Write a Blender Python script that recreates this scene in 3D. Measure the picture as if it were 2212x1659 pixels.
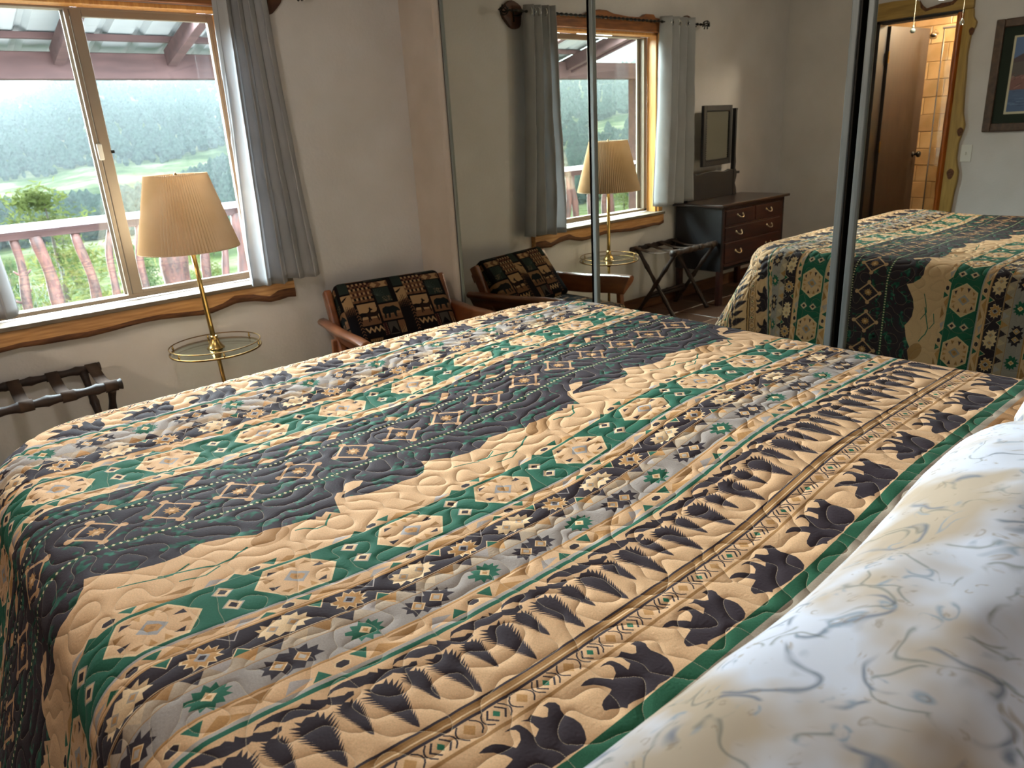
import bpy, math, random
import numpy as np
from mathutils import Vector, Matrix, noise as mnoise
random.seed(7); np.random.seed(7)
for o in list(bpy.data.objects): bpy.data.objects.remove(o)
SC = bpy.context.scene; COL = SC.collection
PI = math.pi

# ------------------------------------------------------------------ camera
cam_d = bpy.data.cameras.new('camera'); cam = bpy.data.objects.new('camera', cam_d); COL.objects.link(cam)
R_ = Vector((0.75085543, -0.65807245, -0.05618517)); U_ = Vector((0.25408325, 0.20928694, 0.94426727)); F_ = Vector((0.60963745, 0.72328392, -0.32434943))
M = Matrix((R_, U_, -F_)).transposed().to_4x4(); M.translation = Vector((-2.493, -3.694, 1.391))
cam.matrix_world = M
cam_d.sensor_width = 36.0; cam_d.lens = 1584.15 / 2212 * 36.0
cam_d.clip_start = 0.02; cam_d.clip_end = 6000
cam_d.dof.use_dof = True; cam_d.dof.focus_distance = 1.45; cam_d.dof.aperture_fstop = 8.5
SC.camera = cam
# ------------------------------------------------------------------ sky
wd = bpy.data.worlds.new('sky'); SC.world = wd; wd.use_nodes = True
nt = wd.node_tree; nt.nodes.clear()
wo = nt.nodes.new('ShaderNodeOutputWorld'); bg = nt.nodes.new('ShaderNodeBackground')
tc = nt.nodes.new('ShaderNodeTexCoord'); mp = nt.nodes.new('ShaderNodeMapping'); mp.inputs['Scale'].default_value = (1.5, 1.5, 5)
nz = nt.nodes.new('ShaderNodeTexNoise'); nz.inputs['Scale'].default_value = 1.6; nz.inputs['Detail'].default_value = 6
rp = nt.nodes.new('ShaderNodeValToRGB'); rp.color_ramp.elements[0].position = .38; rp.color_ramp.elements[0].color = (.52, .80, .95, 1)
rp.color_ramp.elements[1].position = .62; rp.color_ramp.elements[1].color = (1, 1, 1, 1)
for a, b in ((tc.outputs['Generated'], mp.inputs[0]), (mp.outputs[0], nz.inputs['Vector']), (nz.outputs['Fac'], rp.inputs[0]), (rp.outputs[0], bg.inputs[0]), (bg.outputs[0], wo.inputs[0])): nt.links.new(a, b)
bg.inputs[1].default_value = .92
# ------------------------------------------------------------------ lights
def light(name, kind, loc, energy, color, **k):
    l = bpy.data.lights.new(name, kind); l.energy = energy; l.color = color
    o = bpy.data.objects.new(name, l); COL.objects.link(o); o.location = loc
    for a, v in k.items(): setattr(l, a, v)
    return o
sun = light('bright_overcast_sky_glow', 'SUN', (-3, 8, 6), 15.0, (.84, .92, 1.0), angle=math.radians(26))
sun.rotation_euler = Vector((0.16, -1, -0.16)).to_track_quat('-Z', 'Y').to_euler()
port = light('window_portal', 'AREA', (-1.6, .20, 1.38), 1, (1, 1, 1), shape='RECTANGLE', size=1.3, size_y=1.35)
port.rotation_euler = Vector((0, -1, 0)).to_track_quat('-Z', 'Y').to_euler(); port.data.cycles.is_portal = True
porch_fill = light('added_porch_fill', 'AREA', (-1.5, 1.08, 2.29), 260, (.78, .89, 1.0), shape='RECTANGLE', size=3.6, size_y=.8)  # added area lamp, out of view under the porch roof, to brighten the room
porch_fill.rotation_euler = Vector((0, -.26, -.96)).to_track_quat('-Z', 'Y').to_euler()
bulb = light('ceiling_fan_bulb', 'POINT', (-2.15, -1.95, 2.02), 5, (1, .93, .84), shadow_soft_size=.09)
bath = light('bathroom_bulb', 'POINT', (-4.75, -1.55, 2.2), 22, (1, .86, .68), shadow_soft_size=.08)
# ------------------------------------------------------------------ exposure
SC.view_settings.view_transform = 'Standard'; SC.view_settings.look = 'None'
SC.view_settings.exposure = 2.4; SC.view_settings.gamma = 1.0; SC.view_settings.use_curve_mapping = False

# ================================================================== helpers
def lin(c):
    if isinstance(c, str): c = [int(c[i:i+2], 16) / 255 for i in (0, 2, 4)]
    else: c = [v / 255 for v in c]
    return tuple(v / 12.92 if v <= .04045 else ((v + .055) / 1.055) ** 2.4 for v in c)
def L4(c): return (*lin(c), 1)
MATS = {}
def nodes(name):
    m = bpy.data.materials.new(name); m.use_nodes = True; n = m.node_tree
    return m, n, n.nodes['Principled BSDF']
def mat(name, c, rough=.6, metal=0, c2=None, nscale=8, stretch=(1, 1, 1), bump=0, bscale=None, bdist=.002, spec=.5, coat=0, trans=0, sheen=0, ramp=(.35, .65), detail=5, alpha=None):
    if name in MATS: return MATS[name]
    m, n, b = nodes(name); N = n.nodes; L = n.links
    b.inputs['Base Color'].default_value = L4(c); b.inputs['Roughness'].default_value = rough; b.inputs['Metallic'].default_value = metal
    b.inputs['Specular IOR Level'].default_value = spec; b.inputs['Coat Weight'].default_value = coat
    if sheen: b.inputs['Sheen Weight'].default_value = sheen
    if trans: b.inputs['Transmission Weight'].default_value = trans
    t = N.new('ShaderNodeTexCoord'); p = N.new('ShaderNodeMapping'); p.inputs['Scale'].default_value = stretch; L.new(t.outputs['Object'], p.inputs[0])
    z = N.new('ShaderNodeTexNoise'); z.inputs['Scale'].default_value = nscale; z.inputs['Detail'].default_value = detail; L.new(p.outputs[0], z.inputs['Vector'])
    r = N.new('ShaderNodeValToRGB'); r.color_ramp.elements[0].position = ramp[0]; r.color_ramp.elements[1].position = ramp[1]
    c2 = c2 or c
    r.color_ramp.elements[0].color = L4(c); r.color_ramp.elements[1].color = L4(c2)
    L.new(z.outputs['Fac'], r.inputs[0]); L.new(r.outputs[0], b.inputs['Base Color'])
    if bump:
        z2 = N.new('ShaderNodeTexNoise'); z2.inputs['Scale'].default_value = bscale or nscale; z2.inputs['Detail'].default_value = detail; L.new(p.outputs[0], z2.inputs['Vector'])
        bu = N.new('ShaderNodeBump'); bu.inputs['Strength'].default_value = bump; bu.inputs['Distance'].default_value = bdist
        L.new(z2.outputs['Fac'], bu.inputs['Height']); L.new(bu.outputs[0], b.inputs['Normal'])
    MATS[name] = m; return m
def fabric(name, c, c2=None, translucent=.25, bump=.2, nscale=300, cscale=6):
    if name in MATS: return MATS[name]
    m, n, b = nodes(name); N = n.nodes; L = n.links; out = N['Material Output']
    t = N.new('ShaderNodeTexCoord'); z = N.new('ShaderNodeTexNoise'); z.inputs['Scale'].default_value = cscale; z.inputs['Detail'].default_value = 4; L.new(t.outputs['Object'], z.inputs['Vector'])
    r = N.new('ShaderNodeValToRGB'); r.color_ramp.elements[0].position = .35; r.color_ramp.elements[1].position = .65; r.color_ramp.elements[0].color = L4(c); r.color_ramp.elements[1].color = L4(c2 or c); L.new(z.outputs['Fac'], r.inputs[0])
    L.new(r.outputs[0], b.inputs['Base Color']); b.inputs['Roughness'].default_value = .9; b.inputs['Specular IOR Level'].default_value = .15
    z2 = N.new('ShaderNodeTexNoise'); z2.inputs['Scale'].default_value = nscale; L.new(t.outputs['Object'], z2.inputs['Vector'])
    bu = N.new('ShaderNodeBump'); bu.inputs['Strength'].default_value = bump; bu.inputs['Distance'].default_value = .001; L.new(z2.outputs['Fac'], bu.inputs['Height']); L.new(bu.outputs[0], b.inputs['Normal'])
    if translucent:
        tr = N.new('ShaderNodeBsdfTranslucent'); L.new(r.outputs[0], tr.inputs[0]); mx = N.new('ShaderNodeMixShader'); mx.inputs[0].default_value = translucent
        L.new(b.outputs[0], mx.inputs[1]); L.new(tr.outputs[0], mx.inputs[2]); L.new(mx.outputs[0], out.inputs[0])
    MATS[name] = m; return m
def glass_mat(name, tint=(.93, .97, .95), refl=.06, rough=0.0):
    m, n, b = nodes(name); N = n.nodes; L = n.links; N.remove(b)
    t = N.new('ShaderNodeBsdfTransparent'); t.inputs[0].default_value = (*tint, 1); g = N.new('ShaderNodeBsdfGlossy'); g.inputs['Roughness'].default_value = rough
    f = N.new('ShaderNodeLayerWeight'); f.inputs['Blend'].default_value = .5; pw = N.new('ShaderNodeMath'); pw.operation = 'POWER'; pw.inputs[1].default_value = 4.5; L.new(f.outputs['Facing'], pw.inputs[0]); mt = N.new('ShaderNodeMath'); mt.operation = 'MULTIPLY_ADD'; mt.inputs[1].default_value = .9; mt.inputs[2].default_value = refl * .5; L.new(pw.outputs[0], mt.inputs[0]); mt.use_clamp = True
    mx = N.new('ShaderNodeMixShader'); L.new(mt.outputs[0], mx.inputs[0]); L.new(t.outputs[0], mx.inputs[1]); L.new(g.outputs[0], mx.inputs[2]); L.new(mx.outputs[0], N['Material Output'].inputs[0])
    return m
class MB:
    def __init__(s): s.v = []; s.f = []; s.uv = None
    def add(s, v, f):
        k = len(s.v); s.v += [tuple(p) for p in v]; s.f += [tuple(i + k for i in q) for q in f]; return s
    def box(s, x0, x1, y0, y1, z0, z1):
        x0, x1 = min(x0, x1), max(x0, x1); y0, y1 = min(y0, y1), max(y0, y1); z0, z1 = min(z0, z1), max(z0, z1)
        return s.add([(x0, y0, z0), (x1, y0, z0), (x1, y1, z0), (x0, y1, z0), (x0, y0, z1), (x1, y0, z1), (x1, y1, z1), (x0, y1, z1)],
                     [(0, 3, 2, 1), (4, 5, 6, 7), (0, 1, 5, 4), (1, 2, 6, 5), (2, 3, 7, 6), (3, 0, 4, 7)])
    def bar(s, a, b, w, h, up=(0, 0, 1)):
        a, b = Vector(a), Vector(b); d = (b - a).normalized(); u = Vector(up); sd = d.cross(u).normalized(); u = sd.cross(d)
        vs = [p + sd * (i * w / 2) + u * (j * h / 2) for p in (a, b) for i, j in ((-1, -1), (1, -1), (1, 1), (-1, 1))]
        return s.add(vs, [(0, 1, 2, 3), (7, 6, 5, 4), (0, 4, 5, 1), (1, 5, 6, 2), (2, 6, 7, 3), (3, 7, 4, 0)])
    def tube(s, pts, rad, seg=12, cap=True, closed=False):
        pts = [Vector(p) for p in pts]; n = len(pts); rad = rad if isinstance(rad, (list, tuple)) else [rad] * n
        k = len(s.v); prev = None
        for i, p in enumerate(pts):
            a = pts[(i - 1) % n] if (closed or i > 0) else p; b = pts[(i + 1) % n] if (closed or i < n - 1) else p
            d = (b - a).normalized()
            if prev is None: u = d.orthogonal().normalized()
            else:
                u = prev - d * prev.dot(d); u = u.normalized() if u.length > 1e-6 else d.orthogonal().normalized()
            prev = u; w = d.cross(u)
            for j in range(seg):
                t = 2 * PI * j / seg; s.v.append(tuple(p + (u * math.cos(t) + w * math.sin(t)) * rad[i]))
        m = n if closed else n - 1
        for i in range(m):
            i2 = (i + 1) % n
            for j in range(seg):
                j2 = (j + 1) % seg; s.f.append((k + i * seg + j, k + i * seg + j2, k + i2 * seg + j2, k + i2 * seg + j))
        if cap and not closed:
            s.f.append(tuple(k + j for j in reversed(range(seg)))); s.f.append(tuple(k + (n - 1) * seg + j for j in range(seg)))
        return s
    def lathe(s, o, prof, seg=24, axis=(0, 0, 1)):
        o = Vector(o); ax = Vector(axis).normalized(); return s.tube_prof([o + ax * z for r, z in prof], [max(r, 1e-4) for r, z in prof], ax, seg)
    def tube_prof(s, pts, rad, ax, seg):
        u = ax.orthogonal().normalized(); w = ax.cross(u); k = len(s.v); n = len(pts)
        for p, r in zip(pts, rad):
            for j in range(seg):
                t = 2 * PI * j / seg; s.v.append(tuple(p + (u * math.cos(t) + w * math.sin(t)) * r))
        for i in range(n - 1):
            for j in range(seg):
                j2 = (j + 1) % seg; s.f.append((k + i * seg + j, k + i * seg + j2, k + (i + 1) * seg + j2, k + (i + 1) * seg + j))
        s.f.append(tuple(k + j for j in reversed(range(seg)))); s.f.append(tuple(k + (n - 1) * seg + j for j in range(seg)))
        return s
    def prism(s, poly, fn0, fn1):
        n = len(poly); a = [fn0(*p) for p in poly]; b = [fn1(*p) for p in poly]
        return s.add(a + b, [tuple(range(n)), tuple(reversed(range(n, 2 * n)))] + [(i, i + n, (i + 1) % n + n, (i + 1) % n) for i in range(n)])
    def grid(s, nu, nv, fn, closed_u=False):
        k = len(s.v)
        for j in range(nv):
            for i in range(nu): s.v.append(tuple(fn(i, j)))
        mu = nu if closed_u else nu - 1
        for j in range(nv - 1):
            for i in range(mu): i2 = (i + 1) % nu; s.f.append((k + j * nu + i, k + j * nu + i2, k + (j + 1) * nu + i2, k + (j + 1) * nu + i))
        return s
    def sphere(s, c, r, seg=12, rings=8, sc=(1, 1, 1)):
        c = Vector(c); prof = []
        pts = []
        k = len(s.v)
        for i in range(rings + 1):
            t = PI * i / rings
            for j in range(seg):
                q = 2 * PI * j / seg; s.v.append((c.x + r * sc[0] * math.sin(t) * math.cos(q), c.y + r * sc[1] * math.sin(t) * math.sin(q), c.z + r * sc[2] * math.cos(t)))
        for i in range(rings):
            for j in range(seg): j2 = (j + 1) % seg; s.f.append((k + i * seg + j, k + (i + 1) * seg + j, k + (i + 1) * seg + j2, k + i * seg + j2))
        return s
def wloc(p):
    v = Vector((0, 0, 0))
    while p: v = v + p.location; p = p.parent
    return v
def obj(name, mb, m, parent=None, local=False, smooth=False, bevel=0, kind=None, label=None, fixn=True, seg=2):
    me = bpy.data.meshes.new(name)
    v = np.array(mb.v, dtype=float)
    if parent and not local: v = v - np.array(wloc(parent))
    me.from_pydata(v.tolist(), [], mb.f); me.update()
    if fixn and len(mb.f) < 60000:
        import bmesh
        bm = bmesh.new(); bm.from_mesh(me); bmesh.ops.recalc_face_normals(bm, faces=bm.faces); bm.to_mesh(me); bm.free()
    if smooth: me.polygons.foreach_set('use_smooth', [True] * len(me.polygons)); 
    me.materials.append(m)
    if smooth and smooth != 'all': me.set_sharp_from_angle(angle=math.radians(38))
    o = bpy.data.objects.new(name, me); COL.objects.link(o)
    if parent: o.parent = parent
    if bevel:
        b = o.modifiers.new('bevel', 'BEVEL'); b.width = bevel; b.segments = seg; b.limit_method = 'ANGLE'; b.angle_limit = math.radians(40)
    if kind: o['kind'] = kind
    if label: o['label'] = label
    return o
def thing(name, label, cat, loc=(0, 0, 0), rotz=0, group=None, kind=None):
    o = bpy.data.objects.new(name, None); COL.objects.link(o); o.empty_display_size = .05
    o.location = loc; o.rotation_euler = (0, 0, rotz)
    if label: o['label'] = label
    if cat: o['category'] = cat
    if group: o['group'] = group
    if kind: o['kind'] = kind
    return o
def tag(o, label, cat, group=None):
    o['label'] = label; o['category'] = cat
    if group: o['group'] = group
    return o
def copy_tree(o, parent=None):
    c = o.copy(); COL.objects.link(c); c.parent = parent
    for ch in [x for x in bpy.data.objects if x.parent == o]: copy_tree(ch, c)
    return c
def sm(a, b, x):
    t = np.clip((x - a) / (b - a), 0, 1); return t * t * (3 - 2 * t)

# ================================================================== materials
plaster = mat('plaster', 'd2cecd', .9, c2='cac5c2', nscale=3, bump=.5, bscale=60, bdist=.0025, spec=.2)
plaster_r = mat('plaster_rough', 'cabfb6', .9, c2='bfb3a8', nscale=4, bump=.6, bscale=35, bdist=.003, spec=.2)
ceilm = mat('ceiling_paint', 'd4cec4', .9, c2='cdc7bd', bump=.3, bscale=80)
pine_x = mat('pine_along_x', 'c69560', .5, c2='a06f40', nscale=6, stretch=(1, 14, 14), bump=.15, spec=.5)
pine_z = mat('pine_along_z', 'dca35c', .4, c2='c28544', nscale=6, stretch=(14, 14, 1), bump=.15)
bark = mat('dark_live_edge', '6e4527', .8, c2='4c2c18', nscale=14, stretch=(1, 6, 6), bump=.8, bdist=.006)
orange_wood = mat('orange_stained_log', 'b8641e', .35, c2='8b4310', nscale=7, stretch=(9, 9, 1), bump=.4, bdist=.004)
olive_pine = mat('yellow_pine', 'b08e46', .45, c2='977736', nscale=5, stretch=(8, 8, 1), bump=.2)
vinyl = mat('almond_vinyl', '8c7d6d', .5, c2='867767', bump=.1)
vinyl_in = mat('light_vinyl', '8f8475', .5)
brass = mat('brass', 'bfa268', .24, 1, c2='a88b50', nscale=20, bump=.05)
brass_d = mat('aged_brass', '8a6a3a', .35, 1, c2='6f522c', nscale=30)
black_metal = mat('black_iron', '15130f', .45, .6, c2='22201c')
steel = mat('brushed_aluminium', '8e9290', .45, .45, c2='7c807f', nscale=4, stretch=(20, 20, 1))
dark_alu = mat('dark_channel_and_gap', '2a2620', .5, .5)
chrome = mat('chrome', 'd0d0d0', .1, 1)
porch_wood = mat('red_brown_stained_timber', '4d3635', .8, c2='3e2a2a', nscale=4, stretch=(1, 5, 5), bump=.4, bdist=.004)
log_wood = mat('peeled_red_log', '573630', .75, c2='30211f', nscale=7, stretch=(4, 4, 1), bump=.7, bdist=.01)
metal_roof = mat('white_corrugated_steel', '9fa4a6', .6, 0, c2='8c9294', nscale=2)
walnut = mat('brown_chair_wood', '7e4a2c', .3, c2='5c3019', nscale=6, stretch=(3, 1, 3), bump=.1, coat=.3)
dark_wood = mat('dark_stained_wood', '33221c', .68, c2='231712', nscale=8, stretch=(2, 8, 8), bump=.15, coat=.05)
mahog = mat('dark_mahogany', '3b1a14', .4, c2='241210', nscale=6, stretch=(1, 8, 8), bump=.1)
strap_m = fabric('brown_webbing', '4a3c34', '3d3029', 0, .6, 400)
glassw = glass_mat('window_glass')
glasst = glass_mat('tray_glass', (.86, .93, .90), .05)
mirror_m = mat('silvered_mirror', 'dcddd2', 0.0, 1); mirror_m.node_tree.nodes['Principled BSDF'].inputs['Roughness'].default_value = 0.0
mirror_m2 = mat('dresser_mirror_glass', 'c9c8b6', .03, 1)
tile_floor = mat('brown_floor_tile', '5b4335', .35, c2='47332a', nscale=3, bump=.1)
grout = mat('floor_grout', '3a2f28', .9)
white_pl = mat('white_plastic', 'd8d6cf', .4)
curtain_m = fabric('grey_curtain_cloth', 'b8b8bb', 'b0b0b2', .32, .25, 500)

# ================================================================== the room shell
def S(name, mb, m, **k): o = obj(name, mb, m, **k); o['kind'] = 'structure'; return o
XL, YF, ZC = -4.016, -4.02, 2.5
WX0, WX1, WZ0, WZ1 = -2.205, -0.995, .735, 2.01
S('wall_back', MB().box(XL, WX0, 0, .16, 0, ZC).box(WX1, .6, 0, .16, 0, ZC).box(WX0, WX1, 0, .16, 0, WZ0).box(WX0, WX1, 0, .16, WZ1, ZC), plaster)
mb = MB()
prof = [(.60, -.335), (0.02, -.335), (-.006, -.33), (-.018, -.318), (-.022, -.30), (-.022, 0), (.60, 0)]
mb.prism(prof, lambda x, y: (x, y, 0), lambda x, y: (x, y, ZC))
mb.box(-.022, .6, YF, -3.72, 0, ZC).box(-.022, .6, -3.72, -.335, 2.09, ZC).box(.55, .6, -3.72, -.33, 0, 2.09)
S('wall_right', mb, plaster_r)
DY0, DY1, DZ = -1.41, -.767, 2.057
S('wall_left', MB().box(XL - .14, XL, DY1, .0, 0, ZC).box(XL - .14, XL, YF, DY0, 0, ZC).box(XL - .14, XL, DY0, DY1, DZ, ZC), plaster)
S('wall_front', MB().box(XL, .6, YF - .12, YF, 0, ZC), plaster)
S('ceiling', MB().box(XL - .14, .6, YF, .16, ZC, ZC + .05), ceilm)
fl = thing('floor', None, None, (-2, -2, 0), kind='structure')
obj('grout_bed', MB().box(XL - .14, .6, YF, .16, -.06, -.006), grout, fl)
tm = None
for i in range(14):
    for j in range(12):
        x = XL - .1 + i * .335; y = YF + .03 + j * .335
        if x + .33 > .58: continue
        if tm is None:
            t0 = obj('tile', MB().box(-.164, .164, -.164, .164, -.02, 0), tile_floor, fl, local=True, bevel=.003, seg=1); tm = t0.data; o = t0
        else:
            o = t0.copy(); COL.objects.link(o)
        o.location = (x + .165 + 2, y + .165 + 2, random.uniform(-.001, .001))
S('baseboard_back', MB().box(XL, -1.02, -.018, 0, 0, .095).box(-1.0, -.03, -.016, 0, 0, .085), mat('brown_baseboard', '6e4a30', .5, c2='553520', nscale=5, stretch=(1, 9, 9)), bevel=.004)
S('baseboard_left', MB().box(XL, XL + .018, YF, DY0 - .12, 0, .095).box(XL, XL + .018, DY1 + .08, -.02, 0, .095), MATS['brown_baseboard'], bevel=.004)
# short live edge log lying along the skirting
lb = [(-1.03, .0), (-1.03, .06), (-1.10, .10), (-1.2, .085), (-1.34, .11), (-1.45, .095), (-1.5, .12), (-1.54, .1), (-1.54, 0)]
S('trim_5', MB().prism(lb, lambda x, z: (x, -.019, z), lambda x, z: (x, -.05, z)), mat('skirting_log', 'b06c34', .5, c2='6a3c1e', nscale=9, stretch=(1, 5, 5), bump=.3), bevel=.008)

# ---- window
wn = thing('window_1', None, None, (-1.6, .1, WZ0), kind='structure')
obj('jamb', MB().box(WX1 - .018, WX1, 0, .085, WZ0, WZ1).box(WX0, WX0 + .018, 0, .085, WZ0, WZ1).box(WX0, WX1, 0, .085, WZ1 - .018, WZ1), pine_z, wn, bevel=.003, label='honey pine jamb lining')
fy0, fy1 = .082, .15
obj('outer_frame', MB().box(WX0 + .018, WX0 + .055, fy0, fy1, WZ0 + .012, WZ1 - .018).box(WX1 - .032, WX1 - .018, fy0, .114, WZ0 + .012, WZ1 - .018).box(WX0 + .018, WX1 - .018, fy0, fy1, WZ0 + .012, WZ0 + .032).box(WX0 + .018, WX1 - .018, fy0, fy1, WZ1 - .026, WZ1 - .018), vinyl, wn, bevel=.003)
# right hand sash frame (thick) and left fixed light
def frame_mb(x0, x1, z0, z1, w, y0, y1, wt=None, wb=None, wl=None, wr=None):
    wt = wt or w; wb = wb or w; wl = wl or w; wr = wr or w
    return MB().box(x0, x0 + wl, y0, y1, z0, z1).box(x1 - wr, x1, y0, y1, z0, z1).box(x0 + wl, x1 - wr, y0, y1, z0, z0 + wb).box(x0 + wl, x1 - wr, y0, y1, z1 - wt, z1)
obj('sash_frame', frame_mb(-1.615, -1.01, .752, 1.99, .04, .086, .112, wt=.034, wb=.032, wl=.045, wr=.03), vinyl, wn, bevel=.003)
obj('sash_frame', frame_mb(-2.18, -1.598, .748, 1.995, .02, .123, .134, wt=.008, wb=.012, wl=.06, wr=.045), vinyl_in, wn, bevel=.002)
obj('meeting_stile', MB().box(-1.636, -1.618, .083, .10, .75, 1.99), vinyl, wn, bevel=.004)
obj('pane', MB().box(-1.575, -1.036, .097, .101, .78, 1.96), glassw, wn)
obj('pane', MB().box(-2.125, -1.63, .126, .130, .755, 1.992), glassw, wn)
lt = obj('latch', MB().box(-1.629, -1.607, .073, .084, 1.375, 1.445), white_pl, wn, bevel=.005)
obj('latch_lever', MB().box(-1.575, -1.558, .086, .096, 1.402, 1.416), black_metal, wn, bevel=.001)
S('trim_1', MB().box(-2.245, -.875, -.055, .084, .722, .742), mat('worn_sill_board', '766858', .7, c2='655849', nscale=5, stretch=(1, 12, 12), bump=.1), bevel=.003)
# live-edge apron
ap = [(-0.867, .635), (-.91, .640), (-.96, .633), (-1.009, .632), (-1.05, .642), (-1.092, .652), (-1.14, .658), (-1.188, .659), (-1.25, .645), (-1.311, .633), (-1.36, .633), (-1.419, .639), (-1.55, .650), (-1.62, .651), (-1.679, .648), (-1.77, .640), (-1.866, .634), (-1.95, .637), (-2.037, .639), (-2.12, .645), (-2.198, .64), (-2.245, .652)]
poly = [(x, z + .011) for x, z in ap] + [(-2.245, .7215), (-.867, .7215)]
S('trim_2', MB().prism(poly, lambda x, z: (x, 0, z), lambda x, z: (x, -.040, z)), pine_x)
mb = MB()
for k in range(len(ap)): pass
pts = []
for x, z in ap:
    n = mnoise.noise((x * 18, 1.3, 0)) * .5 + .5
    pts.append((x, z, .015 + .014 * n + (.030 if x > -1.0 else .012 if x > -1.2 else 0) + (.008 * max(0, math.sin(x * 9)))))
mb.grid(len(pts), 5, lambda i, j: (pts[i][0], (-.001, -.040, -.0425, -.0415, -.0385)[j], (pts[i][1], pts[i][1] - .001, pts[i][1] + pts[i][2] * .4, pts[i][1] + pts[i][2] * .85, pts[i][1] + pts[i][2] * 1.02)[j]))
S('trim_6', mb, bark, smooth='all')
hd = [(-.90, 2.012), (-.90, 2.075), (-1.0, 2.07), (-1.159, 2.078), (-1.3, 2.083), (-1.405, 2.092), (-1.47, 2.119), (-1.54, 2.128), (-1.615, 2.127), (-1.65, 2.118), (-1.688, 2.11), (-1.842, 2.099), (-1.984, 2.1), (-2.01, 2.115), (-2.03, 2.124), (-2.113, 2.124), (-2.136, 2.103), (-2.25, 2.097), (-2.31, 2.09), (-2.31, 2.012)]
S('trim_3', MB().prism(hd, lambda x, z: (x, 0, z), lambda x, z: (x, -.038, z)), mat('brown_header_board', '9c6233', .5, c2='6f3f20', nscale=6, stretch=(1, 9, 9), bump=.3), bevel=.004)
S('trim_4', MB().box(WX1, WX1 + .05, -.02, 0, .742, 2.012).box(WX0 - .05, WX0, -.02, 0, .742, 2.012), pine_z, bevel=.004)

# ================================================================== mirrored closet doors
def mdoor(y0, y1, xo, label, left=True, right=True, wl=.018, wr=.03):
    t = thing('mirrored_closet_door', label, 'mirror door', (xo, (y0 + y1) / 2, .02), group='sliding mirrored closet doors')
    obj('mirror_panel', MB().box(xo, xo + .006, y0 - .004, y1 + .004, .03, 2.06), mirror_m, t)
    mb = MB()
    obj('bottom_rail', MB().box(xo - .008, xo + .02, y1, y0, .02, .05), steel, t, bevel=.002)
    obj('top_rail', MB().box(xo - .008, xo + .02, y1, y0, 2.05, 2.075), steel, t, bevel=.002)
    if left: obj('stile', MB().box(xo - .012, xo + .02, y0 - wl, y0, .02, 2.075), steel, t, bevel=.003)
    if right: obj('stile', MB().box(xo - .012, xo + .02, y1, y1 + wr, .02, 2.075), steel, t, bevel=.003)
    return t
mdoor(-.352, -1.364, 0.0, 'tall mirrored closet door nearest the window corner, reflecting armchair and curtain', True, False, .004)
mdoor(-1.383, -2.519, -.001, 'middle mirrored closet door reflecting dresser and bed', True, True, .020, .024)
mdoor(-2.546, -3.70, 0.0, 'mirrored closet door at the right reflecting the bathroom doorway', True, True, .021, .03)
S('trim_7', MB().box(-.008, .02, -.352, -.342, 0, 2.09).box(-.002, .012, -.342, -.335, 0, 2.09), dark_alu)
S('trim_8', MB().box(-.004, .05, -2.526, -2.518, .0, 2.075), dark_alu, bevel=.002)  # dark strip standing in for the black shaded gap between two mirror doors
S('trim_9', MB().box(-.015, .06, -3.71, -.34, 0, .018), steel).name = 'trim_9'
S('trim_10', MB().box(-.02, .06, -3.71, -.34, 2.076, 2.10), steel)

# ================================================================== printed cloth (drawn by numpy polygons)
class Canvas:
    def __init__(s, w, h, d, x0, y0, bgc, wrap=True):
        s.W, s.H, s.d, s.x0, s.y0, s.wrap = w, h, d, x0, y0, wrap
        s.a = np.empty((h, w, 3), np.float32); s.a[:] = lin(bgc)
    def band(s, ya, yb, c):
        i0 = max(0, int(round((min(ya, yb) - s.y0) / s.d))); i1 = min(s.H, int(round((max(ya, yb) - s.y0) / s.d)))
        s.a[i0:i1] = lin(c)
    def poly(s, pts, c, xs=(0,), blend=1.0):
        pts = np.asarray(pts, float); c = np.array(lin(c), np.float32)
        for dx in xs:
            px = (pts[:, 0] + dx - s.x0) / s.d; py = (pts[:, 1] - s.y0) / s.d
            a0, a1 = int(math.floor(px.min())), int(math.ceil(px.max())) + 1; b0, b1 = max(0, int(math.floor(py.min()))), min(s.H, int(math.ceil(py.max())) + 1)
            if b1 <= b0: continue
            X = np.arange(a0, a1)[None, :] + .5; Y = np.arange(b0, b1)[:, None] + .5
            ins = np.zeros((b1 - b0, a1 - a0), bool); n = len(px)
            for i in range(n):
                j = (i + 1) % n
                if py[i] == py[j]: continue
                ins ^= ((py[i] > Y) != (py[j] > Y)) & (X < (px[j] - px[i]) * (Y - py[i]) / (py[j] - py[i]) + px[i])
            yy, xx = np.nonzero(ins); xx = xx + a0; yy = yy + b0
            if s.wrap: xx = xx % s.W
            else:
                k = (xx >= 0) & (xx < s.W); xx = xx[k]; yy = yy[k]
            s.a[yy, xx] = c if blend >= 1 else s.a[yy, xx] * (1 - blend) + c * blend
    def line(s, pts, w, c, xs=(0,), closed=False):
        n = len(pts)
        for i in range(n if closed else n - 1):
            (ax, ay), (bx, by) = pts[i], pts[(i + 1) % n]; L = math.hypot(bx - ax, by - ay) or 1e-9; ux, uy = (bx - ax) / L * w / 2, (by - ay) / L * w / 2
            s.poly([(ax - ux - uy, ay - uy + ux), (bx + ux - uy, by + uy + ux), (bx + ux + uy, by + uy - ux), (ax - ux + uy, ay - uy - ux)], c, xs)
    def image(s, name):
        im = bpy.data.images.new(name, s.W, s.H, float_buffer=False); im.colorspace_settings.name = 'sRGB'
        a = np.clip(s.a, 0, 1); a = np.where(a <= .0031308, a * 12.92, 1.055 * a ** (1 / 2.4) - .055)
        out = np.ones((s.H, s.W, 4), np.float32); out[..., :3] = a; im.pixels.foreach_set(out.ravel()); im.update(); im.pack(); return im
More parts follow.
